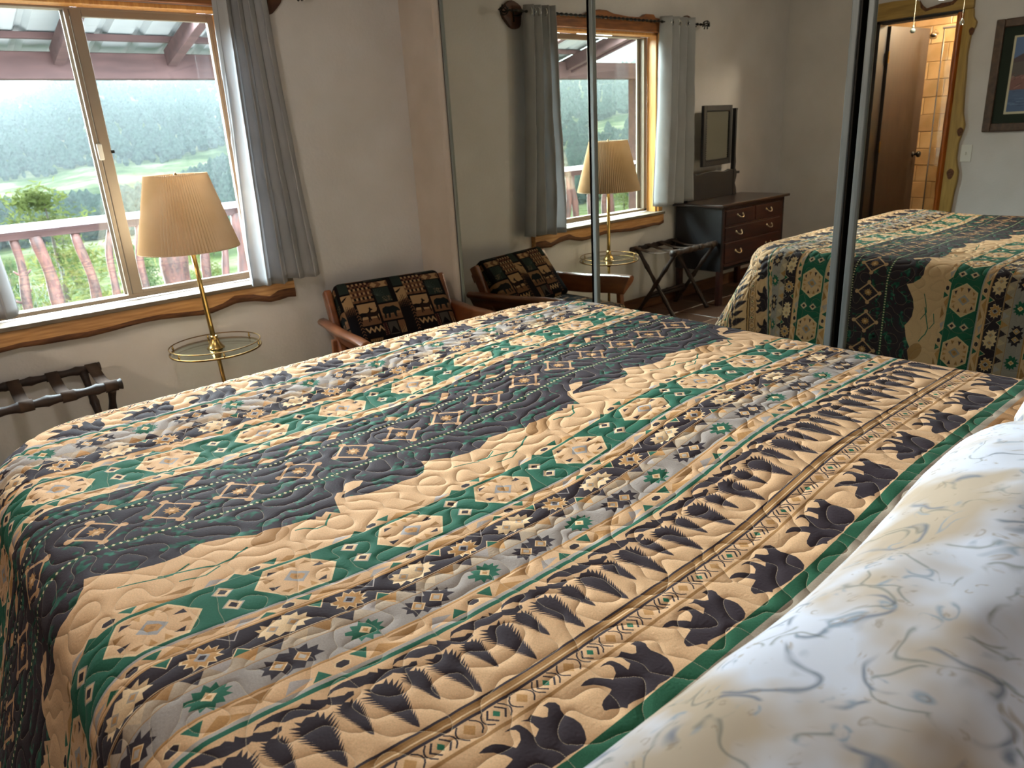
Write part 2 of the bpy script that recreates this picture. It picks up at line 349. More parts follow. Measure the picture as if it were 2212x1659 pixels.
def bandnoise(n, m, dx, lo, hi, seed, aniso=1.0):
    rs = np.random.RandomState(seed); f = np.fft.rfft2(rs.standard_normal((n, m)))
    ky = np.fft.fftfreq(n, dx)[:, None]; kx = np.fft.rfftfreq(m, dx)[None, :]; k = np.sqrt(kx ** 2 + (ky * aniso) ** 2)
    f *= np.exp(-((k - (lo + hi) / 2) / ((hi - lo) / 2)) ** 2); r = np.fft.irfft2(f, s=(n, m)); return (r / r.std()).astype(np.float32)

T = .6135; D_ = .00045; Wp = 1364; D_ = T / Wp
QY0, QY1 = -3.94, -1.16; Hp = int((QY1 - QY0) / D_)
TAN, LTAN, BRN, DBR, CHA, GRN, GRY, OCH = 'e4b98e', 'edcba0', 'ac7f50', '8a6236', '3a3036', '2c6751', 'b7aba6', 'c6945e'
cv = Canvas(Wp, Hp, D_, -3.0675, QY0, TAN)
X1 = [0]; P3 = [k * T / 3 for k in range(3)]
def rep(n): return [k * T / n for k in range(n)]
BEAR = [(-66,-20),(-62,-13),(-55,-9),(-42,-6),(-35,-4),(-35,0),(-37,7),(-44,17),(-50,21),(-57,26),(-48,28),(-39,27),(-35,25),(-28,18),(-23,11),(-21,6),(-10,11),(-4,20),(-4,26),(-8,30),(-16,32),(-9,33),(1,32),(4,29),(6,19),(6,12),(5,4),(16,10),(16,16),(17,21),(16,27),(9,32),(17,30),(25,33),(28,26),(31,20),(36,17),(46,26),(46,31),(44,34),(53,34),(59,28),(59,21),(55,15),(53,7),(56,-5),(56,-16),(51,-27),(44,-36),(35,-40),(23,-40),(11,-38),(0,-40),(-11,-39),(-19,-38),(-32,-35),(-40,-34),(-45,-37),(-48,-31),(-54,-28),(-60,-24),(-65,-22)]
HILL1 = [(-48,16),(-40,23),(-22,25),(-8,24),(6,20),(12,22),(19,16),(23,22),(26,18),(33,14),(41,12),(43,11),(30,5),(19,4),(7,4),(-4,8),(-15,9),(-25,17),(-38,19)]
HILL2 = [(-48,13),(-42,9),(-32,5),(-26,7),(-20,5),(-23,0),(-33,-2),(-42,-5),(-51,1),(-55,5)]
DST = [(-25,18),(-16,10),(-5,21),(5,15),(9,26),(18,17),(30,20),(26,9),(40,9),(34,1),(40,-8),(26,-8),(24,-18),(14,-13),(7,-22),(-4,-16),(-14,-21),(-17,-12),(-32,-19),(-29,-9),(-38,-6),(-31,2),(-35,11),(-26,9)]
SST = [(-25,10),(-15,8),(-13,19),(-4,14),(3,24),(7,14),(16,20),(16,11),(26,11),(20,4),(29,1),(19,-4),(24,-12),(13,-11),(12,-21),(3,-16),(-3,-26),(-8,-15),(-17,-20),(-16,-11),(-26,-9),(-20,-2),(-28,3)]
def shp(P, cx, cy, k=1, sx=1, sy=1): return [(cx + x * .001 * k * sx, cy + y * .001 * k * sy) for x, y in P]
def dia(cx, cy, a, b=None): b = b or a; return [(cx - a, cy), (cx, cy + b), (cx + a, cy), (cx, cy - b)]
rs = np.random.RandomState(3)
def tree(cx, ytip, L, w):
    l, r = [], []; n = 16
    for i in range(n):
        s = (i + .3) / n; ww = w * min(1, s * 1.25 + .06) * (1 if s < .82 else max(.25, 1 - (s - .82) * 3.6))
        for q, lst in ((-1, l), (1, r)):
            o = ww * rs.uniform(.85, 1.1) + w * .17; lst.append((cx + q * o, ytip + L * (s + .085))); lst.append((cx + q * (ww * .62 + w * .02), ytip + L * (s + .02)))
    return [(cx, ytip)] + r + [(cx, ytip + L * 1.03)] + l[::-1]
def border(yb, s=1, bears=True, inner=True):
    # yb is the bear centre line; everything else hangs off it towards +y
    if bears:
        cv.band(yb - .062, yb - .041, '2b5f45'); cv.band(yb - .075, yb - .062, 'a79886'); cv.band(yb - .75, yb - .075, 'b98a5c')
        for k in range(4): cv.poly(shp(BEAR, -1.94 + k * T / 4, yb, .98), CHA)
    if inner:
        y = yb + .040
        cv.band(y - .0025, y + .0025, BRN)
        cy = yb + .0585
        for k in range(8):
            x = -1.944 + k * T / 8
            cv.poly(dia(x, cy, .0052, .006), '2f7358')
            for q in (-1, 1): cv.line([(x + q * .0055, cy + .0095), (x + q * .0135, cy), (x + q * .0055, cy - .0095)], .0024, CHA)
            cv.poly(dia(x + T / 16, cy, .0085, .0095), OCH)
            for q in (-1, 1):
                for e in (-1, 1):
                    xc = x + q * T / 32 * 1.08
                    cv.line([(xc + e * (.0012 + .0075 * (t * t)), cy + t * .0115) for t in (-1, -.6, -.25, 0, .25, .6, 1)], .0019, CHA)
        cv.band(yb + .0715, yb + .0755, CHA); cv.band(yb + .0895, yb + .093, CHA)
        cv.band(yb + .0755, yb + .0895, BRN); cv.band(yb + .0792, yb + .0812, LTAN); cv.band(yb + .0853, yb + .0895, '9a6f3e')
        for k in range(7):
            x0 = -2.087 + k * T / 7
            cv.poly(tree(x0, yb + .097, .090, .0235), CHA); cv.poly(tree(x0 + T / 14, yb + .119, .064, .0155), CHA)
            cv.poly(shp(HILL1, x0 + .082, yb + .187, 1, 1.0, 1.2), CHA); cv.poly(shp(HILL2, x0 + .082, yb + .189, 1, 1.0, 1.25), CHA)
def small_oct(x, y, k=1): cv.poly([(x - .012 * k, y), (x - .007 * k, y + .0075 * k), (x + .006 * k, y + .0075 * k), (x + .012 * k, y), (x + .007 * k, y - .0075 * k), (x - .006 * k, y - .0075 * k)], LTAN); cv.poly([(x - .0095 * k, y), (x - .0055 * k, y + .0058 * k), (x + .005 * k, y + .0058 * k), (x + .0095 * k, y), (x + .0055 * k, y - .0058 * k), (x - .005 * k, y - .0058 * k)], CHA)
def strip(y, h, off, s=1):
    cv.band(y - h, y + h, TAN)
    for dx in P3:
        x = -1.113 + dx + off
        cv.poly([(x + .03, y - h), (x + .055, y + h * .6), (x + .085, y - h)], OCH); cv.poly([(x + .07, y + h), (x + .10, y - h * .3), (x + .12, y + h)], BRN)
        cv.poly([(x + .125, y - h), (x + .14, y + h * .7), (x + .165, y - h * .2)], GRY); cv.poly([(x + .015, y + h * s), (x + .04, y + h * s), (x + .028, y - h * s * .7)], GRN); cv.poly([(x - .02, y - h * s), (x - .045, y - h * s), (x - .03, y + h * s * .4)], GRN)
        small_oct(x, y)
def star_s(x, y, c, edge=None, k=1):
    if edge: cv.poly(shp(SST, x, y, k), edge); k *= .86
    cv.poly(shp(SST, x, y, k), c)
def geo(y0, far):
    # y0: oct band centre; far=-1 side towards pillow has the star bands
    f = far
    gy = y0 - f * 0
    cv.band(y0 - .052, y0 + .052, GRN)
    cv.band(y0 + f * .052, y0 + f * .0565, GRY); cv.band(y0 - f * .052, y0 - f * .0555, 'cbb99f')
    cv.band(y0 + f * .0475, y0 + f * .052, '1f5a46')
    for dx in P3:
        x = -1.113 + dx
        hexa = [(-66, 0), (-34, 45), (33, 45), (66, 0), (34, -45), (-33, -45)]
        cv.poly(shp(hexa, x, y0), LTAN); cv.poly(shp(hexa, x, y0, .93), TAN)
        for q in (-1, 1):
            for e in (-1, 1):
                cv.poly([(x + q * .030, y0 + e * .036), (x + q * .018, y0 + e * .030), (x + q * .036, y0 + e * .026)][::1], BRN if q * e > 0 else CHA)
                cv.poly([(x + q * .046, y0 + e * .018), (x + q * .030, y0 + e * .012), (x + q * .047, y0 + e * .006)], CHA if q * e > 0 else BRN)
                cv.poly([(x + q * .004, y0 + e * .040), (x + q * .016, y0 + e * .040), (x + q * .009, y0 + e * .026)], OCH)
        cv.poly(dia(x, y0, .021, .021), 'a9a3a2'); cv.poly(shp([(-10, 4), (-4, 12), (9, 4), (12, -3), (3, -12), (-9, -4)], x, y0), OCH); cv.poly(dia(x, y0, .005), BRN)
        for q in (-1, 1):
            cv.poly(dia(x + T / 6, y0 + q * .021 + .004, .0165, .0165), 'b3a79c'); cv.poly(dia(x + T / 6, y0 + q * .021 + .004, .0135, .0135), LTAN); cv.poly(dia(x + T / 6, y0 + q * .021 + .004, .0078, .0078), CHA)
def starbands(ys):
    # ys: strip centre, black band centre, tri row centre, grey centre, strip2 centre
    s1, bk, tr, gr, s2 = ys; f = 1 if bk < s1 else -1      # f=1: order goes towards pillow
    lo, hi = min(bk - .026, bk + .026), max(bk - .026, bk + .026)
    cv.band(bk - .0255, bk + .0255, CHA)
    cv.band(bk + f * .0255, bk + f * .0285, OCH); cv.band(bk - f * .0255, bk - f * .0280, OCH); cv.band(bk - f * .0225, bk - f * .0238, LTAN)
    cv.band(tr - .0125, tr + .0125, 'b9a48e'); cv.band(tr - f * .0125, tr - f * .0150, BRN)
    cv.band(gr - .025, gr + .025, 'a69b94'); cv.band(gr - f * .025, gr - f * .0275, OCH); cv.band(gr - f * .0275, gr - f * .0295, BRN)
    for dx in P3:
        x = -1.113 + dx
        xs, xd = x + .0275, x + .133
        cv.line([(xd - .05 * 1, bk + .0255), (xd - .062, bk + .008), (xd - .078, bk + .0255)], .0018, GRY); cv.poly([(xs - .052, bk + .0255), (xs - .04, bk + .008), (xs - .028, bk + .0255)], GRN)
        cv.line([(xs - .052, bk + .0255), (xs - .04, bk + .008), (xs - .028, bk + .0255)], .0018, LTAN)
        cv.poly([(xs + .028, bk - .0255), (xs + .04, bk - .01), (xs + .052, bk - .0255)], GRN); cv.line([(xs + .028, bk - .0255), (xs + .04, bk - .01), (xs + .052, bk - .0255)], .0018, LTAN)
        star_s(xs, bk, OCH, LTAN, .98); cv.poly(dia(xs, bk, .0105), 'a9a3a2'); cv.poly(dia(xs, bk, .0062), CHA)
        cv.poly(shp(DST, xd, bk, .98), LTAN); 
        for q in (-1, 1): cv.poly(dia(xd + q * .0145, bk, .009), 'b3a293'); cv.poly(dia(xd + q * .0145, bk, .005), OCH)
        for o, c in ((0, CHA), (.034, GRY), (.068, OCH), (.102, CHA), (.136, 'd0b596'), (.170, BRN)):
            xx = x + .006 + o; cv.poly([(xx - .015, tr + f * .0125), (xx + .015, tr + f * .0125), (xx, tr - f * .010)], c)
        star_s(x + .008, gr, '2c6650', None, 1.0); cv.poly(dia(x + .008, gr, .0098), LTAN); cv.poly(dia(x + .008, gr, .0048), OCH)
        xb = x + .108; cv.poly(shp(DST, xb, gr, 1.05), CHA)
        for q in (-1, 1): cv.poly(dia(xb + q * .0155, gr, .0125), LTAN); cv.poly(dia(xb + q * .0155, gr, .0104), OCH); cv.poly(dia(xb + q * .0155, gr, .0062), 'b9ada3')
    strip(s2, .012, -.05, f)
# --- first border, star bands, oct band
border(-3.222)
cv.band(-3.001, -2.993, GRN); cv.band(-2.993, -2.987, 'b3a9a0')
starbands((-2.808, -2.850, -2.889, -2.928, -2.9735))
strip(-2.8085, .0085, -.045); cv.band(-2.818, -2.8165, BRN)
geo(-2.741, -1); strip(-2.679, .0095, -.04)
# --- sky, suns, streams
cv.band(-2.669, -2.2, TAN)
for dx in P3[:1]:
    e = [(-1.4995 + .036 * math.cos(a), -2.594 + .026 * math.sin(a) + .010 * math.cos(a)) for a in np.linspace(0, 2 * PI, 28)]; cv.poly(e, 'b98c5e')
cv.line([(-1.388, -2.592), (-1.402, -2.606), (-1.412, -2.620), (-1.428, -2.621), (-1.445, -2.606), (-1.458, -2.602)], .0035, '2f6d56')
cv.line([(-1.545, -2.606), (-1.562, -2.615), (-1.576, -2.626), (-1.60, -2.632), (-1.635, -2.622), (-1.68, -2.610)], .004, '2f6d56')
cv.line([(-1.60, -2.638), (-1.625, -2.652), (-1.66, -2.645)], .003, '2f6d56'); cv.line([(-1.02, -2.60), (-1.05, -2.618), (-1.08, -2.612), (-1.12, -2.600)], .003, '2f6d56')
# --- mountain silhouette
ME = [(-.886,-2.566),(-.901,-2.573),(-.93,-2.556),(-.984,-2.542),(-1.003,-2.555),(-1.026,-2.566),(-1.062,-2.568),(-1.097,-2.560),(-1.151,-2.529),(-1.158,-2.552),(-1.176,-2.574),(-1.196,-2.582),(-1.229,-2.576),(-1.261,-2.578),(-1.282,-2.574),(-1.307,-2.569),(-1.343,-2.549),(-1.335,-2.540),(-1.295,-2.533),(-1.278,-2.518),(-1.290,-2.512),(-1.305,-2.506),(-1.324,-2.532),(-1.340,-2.527),(-1.353,-2.541),(-1.360,-2.560),(-1.373,-2.601),(-1.389,-2.577),(-1.404,-2.589),(-1.41,-2.580),(-1.415,-2.589),(-1.428,-2.578),(-1.458,-2.577),(-1.4995,-2.566)]
edge = ME + [(-1.4995, -2.2), (-.886, -2.2)]
cv.poly(edge, CHA)
cv.band(-2.505, -2.2215, CHA)
cv.poly([(-1.296, -2.53), (-1.278, -2.516), (-1.292, -2.505), (-1.310, -2.503), (-1.33, -2.53)], TAN)
r0 = int((-2.62 - QY0) / D_); r1 = int((-2.2215 - QY0) / D_)
nz1 = bandnoise(r1 - r0, Wp, D_, 2, 22, 11, .6) + .5 * bandnoise(r1 - r0, Wp, D_, 30, 90, 12)
yy = (np.arange(r1 - r0) * D_ + -2.62)[:, None]
amt = np.clip((nz1 - .85 + 1.3 * np.exp(-((yy + 2.27) / .035) ** 2) + .35 * np.exp(-((yy + 2.56) / .03) ** 2)) * 1.4, 0, 1)[..., None]
seg = cv.a[r0:r1]; isch = (np.abs(seg - np.array(lin(CHA), np.float32)).sum(-1, keepdims=True) < 1e-3)
tl = bandnoise(r1 - r0, Wp, D_, 5, 60, 13)[..., None]
gm = np.array(lin('2d5a4a'), np.float32) * (1 + .35 * tl); cv.a[r0:r1] = np.where(isch, seg * (1 - amt) + gm * amt, seg)
for yd, c1 in ((-2.453, '244d36'), (-2.313, '1f2a24')):
    cv.band(yd - .0045, yd + .0045, c1)
    for k in range(56): cv.poly(dia(-1.113 + k * T / 56, yd, .0033, .0042), 'd8cba2')
for k in range(5):
    x, y = -1.2235 + k * T / 5, -2.382
    cv.poly(dia(x, y, .043, .047), 'cfa37a'); cv.poly(dia(x, y, .0355, .039), '37303a'); 
    cv.poly(dia(x, y, .0335, .037), CHA)
    for a, b in ((-.042, 0), (.042, 0), (0, .046), (0, -.046)): cv.poly([(x + a + .0085 * math.cos(t), y + b + .0085 * math.sin(t)) for t in np.linspace(0, 2 * PI, 9)[:-1]], 'cfa37a')
    cv.poly([(x + (.0155 if i % 2 else .0105) * math.cos(i * PI / 10), y + (.0175 if i % 2 else .011) * math.sin(i * PI / 10)) for i in range(20)], 'b98a58'); cv.poly(dia(x, y, .006), 'e2b98c')
for k in range(2):
    for P in ([(-1.203,-2.253),(-1.189,-2.264),(-1.216,-2.292),(-1.235,-2.287)], [(-1.269,-2.256),(-1.243,-2.286),(-1.265,-2.286),(-1.286,-2.269)], [(-1.301,-2.255),(-1.289,-2.268),(-1.313,-2.292),(-1.337,-2.297)], [(-1.374,-2.265),(-1.353,-2.295),(-1.371,-2.301),(-1.392,-2.283)]):
        cv.poly([(x + k * T / 2, y) for x, y in P], 'cf9f74')
    for q in range(3): cv.poly(dia(-1.46 + k * T / 2 + q * .035, -2.245 - .006 * (q % 2), .006), 'b58b52')
# --- second half
strip(-2.2065, .0145, -.045); cv.band(-2.2225, -2.219, LTAN); cv.band(-2.193, -2.1895, 'cbb99f')
geo(-2.139, 1)
strip(-2.0765, .0085, -.04, -1)
starbands((-2.072, -2.034, -1.996, -1.958, -1.924))
strip(-1.9235, .0065, -.05); cv.band(-1.917, -1.909, GRN); cv.band(-1.909, -1.9, GRY)
r = int((-1.9 - QY0) / D_); cv.a[r:] = lin(TAN)
for k in range(4): cv.poly(shp(BEAR, -1.94 + k * T / 4, -1.866, .98), CHA)
border(-1.866, 1, bears=False)
y = -1.866 + .235
cv.band(y - .012, y - .004, GRN)
strip(y + .02, .016, -.05)
starbands((y + .035, y + .07, y + .11, y + .15, y + .19))
cv.band(y + .30, QY1, '2b5f45')
# cloth weathering
cv.a *= (1 + .04 * bandnoise(Hp, Wp, D_, 10, 500, 21))[..., None]
quilt_img = cv.image('quilt_print')
# stitched relief: contour lines of band noise are the meandering quilting seams
NS = 2048; SP = .60
Fq = bandnoise(NS, NS, SP / NS, 11.5, 19.5, 5)
gy_, gx_ = np.gradient(Fq); gm_ = np.sqrt(gx_ ** 2 + gy_ ** 2) * NS / SP + 1e-3      # per metre
dist = np.abs(Fq) / np.maximum(gm_, 25)                                     # metres to the seam
puff = 1 - np.exp(-dist / .0042)
fine = bandnoise(NS, NS, SP / NS, 60, 220, 8)
puff = np.clip(puff * .9 + .018 * fine * (.4 + puff), 0, 1).astype(np.float32)
thread = (dist < .00055) & (bandnoise(NS, NS, SP / NS, 300, 700, 9) > -.4)
im2 = bpy.data.images.new('quilt_stitching', NS, NS, float_buffer=False); im2.colorspace_settings.name = 'Non-Color'
o4 = np.ones((NS, NS, 4), np.float32); o4[..., 0] = puff; o4[..., 1] = thread; o4[..., 2] = puff; im2.pixels.foreach_set(o4.ravel()); im2.update(); im2.pack()
def puff_at(x, y):
    i = np.floor((np.asarray(y) / SP % 1) * NS).astype(int) % NS; j = np.floor((np.asarray(x) / SP % 1) * NS).astype(int) % NS; return puff[i, j]

# ---- quilt material
qm, qn, qb = nodes('quilt_cloth'); N = qn.nodes; L = qn.links
u1 = N.new('ShaderNodeUVMap'); u1.uv_map = 'print'; u2 = N.new('ShaderNodeUVMap'); u2.uv_map = 'stitch'
i1 = N.new('ShaderNodeTexImage'); i1.image = quilt_img; i1.extension = 'REPEAT'; i1.interpolation = 'Linear'; L.new(u1.outputs[0], i1.inputs[0])
i2 = N.new('ShaderNodeTexImage'); i2.image = im2; i2.extension = 'REPEAT'; L.new(u2.outputs[0], i2.inputs[0])
sp = N.new('ShaderNodeSeparateColor'); L.new(i2.outputs[0], sp.inputs[0])
mx = N.new('ShaderNodeMix'); mx.data_type = 'RGBA'; mt = N.new('ShaderNodeMath'); mt.operation = 'MULTIPLY'; mt.inputs[1].default_value = .45; L.new(sp.outputs[1], mt.inputs[0]); L.new(mt.outputs[0], mx.inputs[0]); L.new(i1.outputs[0], mx.inputs[6]); mx.inputs[7].default_value = L4('d8c2a4')
L.new(mx.outputs[2], qb.inputs['Base Color']); qb.inputs['Roughness'].default_value = .82; qb.inputs['Specular IOR Level'].default_value = .12; qb.inputs['Sheen Weight'].default_value = .03
bu = N.new('ShaderNodeBump'); bu.inputs['Strength'].default_value = 1.0; bu.inputs['Distance'].default_value = .0017; L.new(sp.outputs[0], bu.inputs['Height']); L.new(bu.outputs[0], qb.inputs['Normal'])

# ---- quilt shape
ZT = .812; RC = .16; BX0, BX1, BY1 = -2.35, -.675, -1.815; RR = .095
def bedtop(x, y): return -.043 * sm(-1.2, -1.65, x) * (1 - .55 * sm(-2.0, -2.4, x)) * sm(-1.78, -2.2, y)
def drape(x, y):
    # rounded-rectangle core, head side open
    cx = np.clip(x, BX0 + RC, BX1 - RC); cy = np.minimum(y, BY1 - RC)
    dx, dy = x - cx, y - cy; d0 = np.hypot(dx, dy); ex = np.maximum(d0, 1e-9); nx, ny = dx / ex, dy / ex
    d = np.maximum(d0 - RC, 0); bx, by = cx + nx * np.minimum(d0, RC), cy + ny * np.minimum(d0, RC)
    q = RR * PI / 2; th = np.minimum(d, q) / RR; rr = RR * np.sin(th); hh = RR * (1 - np.cos(th)); ex2 = np.maximum(d - q, 0)
    corner = (4 * (nx * ny) ** 2) * (d0 > RC)
    ang = np.arctan2(ny, nx)
    ph = (np.where(np.abs(nx) > np.abs(ny), y, x) * 11 + ang * 5)
    fl = .06 + .30 * (nx < 0) * (1 - corner) + .50 * corner + .10 * np.sin(ph) * (1 - corner) * .5
    k = np.sqrt(1 + fl ** 2)
    rr = rr + ex2 * fl / k; hh = hh + ex2 / k
    nz_ = np.cos(th); return bx + nx * rr, by + ny * rr, ZT - hh, nx * np.sin(th), ny * np.sin(th), nz_
step = .0075
gx = np.arange(BX0 - .56, BX1 + .60, step); gy = np.arange(-3.93, BY1 + .60, step)
XX, YY = np.meshgrid(gx, gy)
px, py, pz, nx_, ny_, nzz = drape(XX, YY)
pf = puff_at(XX, YY) * (.0017 + .0028 * sm(-2.5, -1.9, YY))
big = np.array([0])
pz = pz + bedtop(px, py) + .004 * np.sin(px * 5 + 1) * np.cos(py * 4.3) * nzz
px = px + nx_ * pf; py = py + ny_ * pf; pz = pz + nzz * pf
# turned down edge at the head
nu, nv = len(gx), len(gy)
verts = np.stack([px, py, pz], -1).reshape(-1, 3)
idx = np.arange(nu * nv).reshape(nv, nu)
quads = np.stack([idx[:-1, :-1], idx[:-1, 1:], idx[1:, 1:], idx[1:, :-1]], -1).reshape(-1, 4)
keep = (np.maximum(verts[quads[:, 0], 2], verts[quads[:, 2], 2]) > .06)
quads = quads[keep]
me = bpy.data.meshes.new('quilt'); me.vertices.add(len(verts)); me.vertices.foreach_set('co', verts.ravel())
me.loops.add(quads.size); me.loops.foreach_set('vertex_index', quads.ravel()); me.polygons.add(len(quads)); me.polygons.foreach_set('loop_start', np.arange(len(quads)) * 4); me.polygons.foreach_set('use_smooth', np.ones(len(quads), bool)); me.update(calc_edges=True)
for nm, fu in (('print', lambda: np.stack([(XX + 3.0675) / T, (YY - QY0) / (QY1 - QY0)], -1)), ('stitch', lambda: np.stack([XX / SP, YY / SP], -1))):
    uvl = me.uv_layers.new(name=nm); q = fu().reshape(-1, 2)[quads.ravel()]; uvl.data.foreach_set('uv', q.astype(np.float32).ravel())
me.materials.append(qm)
quilt = bpy.data.objects.new('quilt', me); COL.objects.link(quilt)
sol = quilt.modifiers.new('thickness', 'SOLIDIFY'); sol.thickness = .006; sol.offset = -1
tag(quilt, 'stitched quilt printed with bears, pines and geometric bands, spread over the big bed', 'quilt')

# ---- the bed beneath
bed = thing('bed', 'large bed with white mattress hidden under the patterned quilt', 'bed', (-1.51, -2.9, 0))
obj('mattress', MB().box(BX0 - .03, BX1 + .03, -3.93, BY1 + .03, .46, .742), mat('mattress_ticking', 'd9d5cc', .9), bed, bevel=.06, seg=4, smooth=True)
obj('box_spring', MB().box(BX0 - .01, BX1 + .01, -3.93, BY1 + .01, .25, .455), MATS['mattress_ticking'], bed, bevel=.02)
obj('bed_frame', MB().box(BX0, BX1, -3.92, BY1, .18, .248), dark_wood, bed, bevel=.004)
for x in (BX0 + .06, BX1 - .06):
    for yq in (-3.85, BY1 - .08): obj('leg', MB().box(x - .04, x + .04, yq - .04, yq + .04, 0, .18), dark_wood, bed, bevel=.004)
obj('headboard', MB().box(BX0 - .02, BX1 + .02, -3.985, -3.935, .1, 1.12), mahog, bed, bevel=.01)
obj('sheet', MB().box(BX0 - .045, BX1 + .045, -3.93, -3.40, .70, .772), fabric('white_sheet', 'c9ccd2', translucent=0), bed, bevel=.05, seg=3, smooth=True)

# ---- pillows
pm, pn, pb = nodes('paisley_pillowcase'); N = pn.nodes; L = pn.links
t = N.new('ShaderNodeTexCoord'); mpn = N.new('ShaderNodeMapping'); mpn.inputs['Scale'].default_value = (1, 1, 1); L.new(t.outputs['Object'], mpn.inputs[0])
dn = N.new('ShaderNodeTexNoise'); dn.inputs['Scale'].default_value = 9; dn.inputs['Detail'].default_value = 2; L.new(mpn.outputs[0], dn.inputs['Vector'])
ad = N.new('ShaderNodeMix'); ad.data_type = 'RGBA'; ad.inputs[0].default_value = .12; L.new(mpn.outputs[0], ad.inputs[6]); L.new(dn.outputs['Color'], ad.inputs[7])
def curl(scale, lo, hi, c, prev, fac):
    v = N.new('ShaderNodeTexVoronoi'); v.inputs['Scale'].default_value = scale; v.distance = 'EUCLIDEAN'; L.new(ad.outputs[2], v.inputs['Vector'])
    r = N.new('ShaderNodeValToRGB'); e = r.color_ramp.elements; e[0].position = lo; e[0].color = (0, 0, 0, 1); e[1].position = hi; e[1].color = (0, 0, 0, 1)
    m_ = e.new((lo + hi) / 2); m_.color = (1, 1, 1, 1); L.new(v.outputs['Distance'], r.inputs[0])
    q = N.new('ShaderNodeTexNoise'); q.inputs['Scale'].default_value = scale * 1.7; L.new(ad.outputs[2], q.inputs['Vector']); rq = N.new('ShaderNodeValToRGB'); rq.color_ramp.elements[0].position = .47; rq.color_ramp.elements[1].position = .56; L.new(q.outputs['Fac'], rq.inputs[0])
    mm = N.new('ShaderNodeMath'); mm.operation = 'MULTIPLY'; L.new(r.outputs[0], mm.inputs[0]); L.new(rq.outputs[0], mm.inputs[1]); m2 = N.new('ShaderNodeMath'); m2.operation = 'MULTIPLY'; m2.inputs[1].default_value = fac; L.new(mm.outputs[0], m2.inputs[0])
    mx = N.new('ShaderNodeMix'); mx.data_type = 'RGBA'; L.new(m2.outputs[0], mx.inputs[0]); L.new(prev, mx.inputs[6]); mx.inputs[7].default_value = L4(c); return mx.outputs[2]
base = N.new('ShaderNodeTexNoise'); base.inputs['Scale'].default_value = 7; base.inputs['Detail'].default_value = 3; L.new(mpn.outputs[0], base.inputs['Vector'])
br = N.new('ShaderNodeValToRGB'); br.color_ramp.elements[0].position = .42; br.color_ramp.elements[0].color = L4('d3d8e6'); br.color_ramp.elements[1].position = .60; br.color_ramp.elements[1].color = L4('b9a893'); L.new(base.outputs['Fac'], br.inputs[0])
c = curl(11, .36, .46, '5b6b82', br.outputs[0], .8); c = curl(26, .18, .36, '7f93a8', c, .75); c = curl(17, .52, .60, '59645f', c, .6); c = curl(48, .1, .3, '8d7a63', c, .55)
L.new(c, pb.inputs['Base Color']); pb.inputs['Roughness'].default_value = .85; pb.inputs['Specular IOR Level'].default_value = .2; pb.inputs['Sheen Weight'].default_value = .15
def pillow(x0, x1, y0, y1, zb, h, name, label, tilt=0, ridge=.38, seed=1):
    mb = MB(); nu, nv = 72, 36
    t = thing(name, label, 'pillow', ((x0 + x1) / 2, (y0 + y1) / 2, zb), group='pillows at the head of the bed')
    def f(i, j, top):
        u = i / (nu - 1); v = j / (nv - 1); a = 2 * u - 1; b = 2 * v - 1
        prof = max(0, 1 - abs(a) ** 3.2) ** .62; w = v; 
        rid = (1 - w) if True else w
        sv = (max(0, 1 - abs(b) ** 3)) ** .62
        fr = max(0.0, 1 - max(0.0, (v - .62) / .38) ** 2) ** .5; bk = 1 - .85 * float(sm(.66, -.1, v))
        z = h * prof * min(fr, bk) * 1.12
        wr = .008 * mnoise.noise((u * 9 + seed, v * 5, .3)) + .004 * mnoise.noise((u * 25 + seed, v * 14, 3.3))
        x = x0 + (x1 - x0) * u + .015 * math.sin(b * 2) * a; y = y0 + (y1 - y0) * v - .02 * (1 - abs(a) ** 6) * 0 + (.018 * math.sin(u * 7 + seed)) * v
        return (x, y, zb + (z * .86 + wr * prof * sv * 4 * .4 if top else -.0 - z * .10) + .02 * 0)
    mb.grid(nu, nv, lambda i, j: f(i, j, True)); mb.grid(nu, nv, lambda i, j: f(i, j, False))
    obj('pillowcase', mb, pm, t, smooth='all')
    return t
pillow(-2.32, -1.03, -3.93, -3.335, .832, .15, 'pillow', 'long pale paisley pillow nearest the camera, filling the lower right corner', seed=2)
pillow(-1.01, -.64, -3.93, -3.345, .832, .155, 'pillow', 'pale paisley pillow at the far mirror side of the bed head', seed=6)

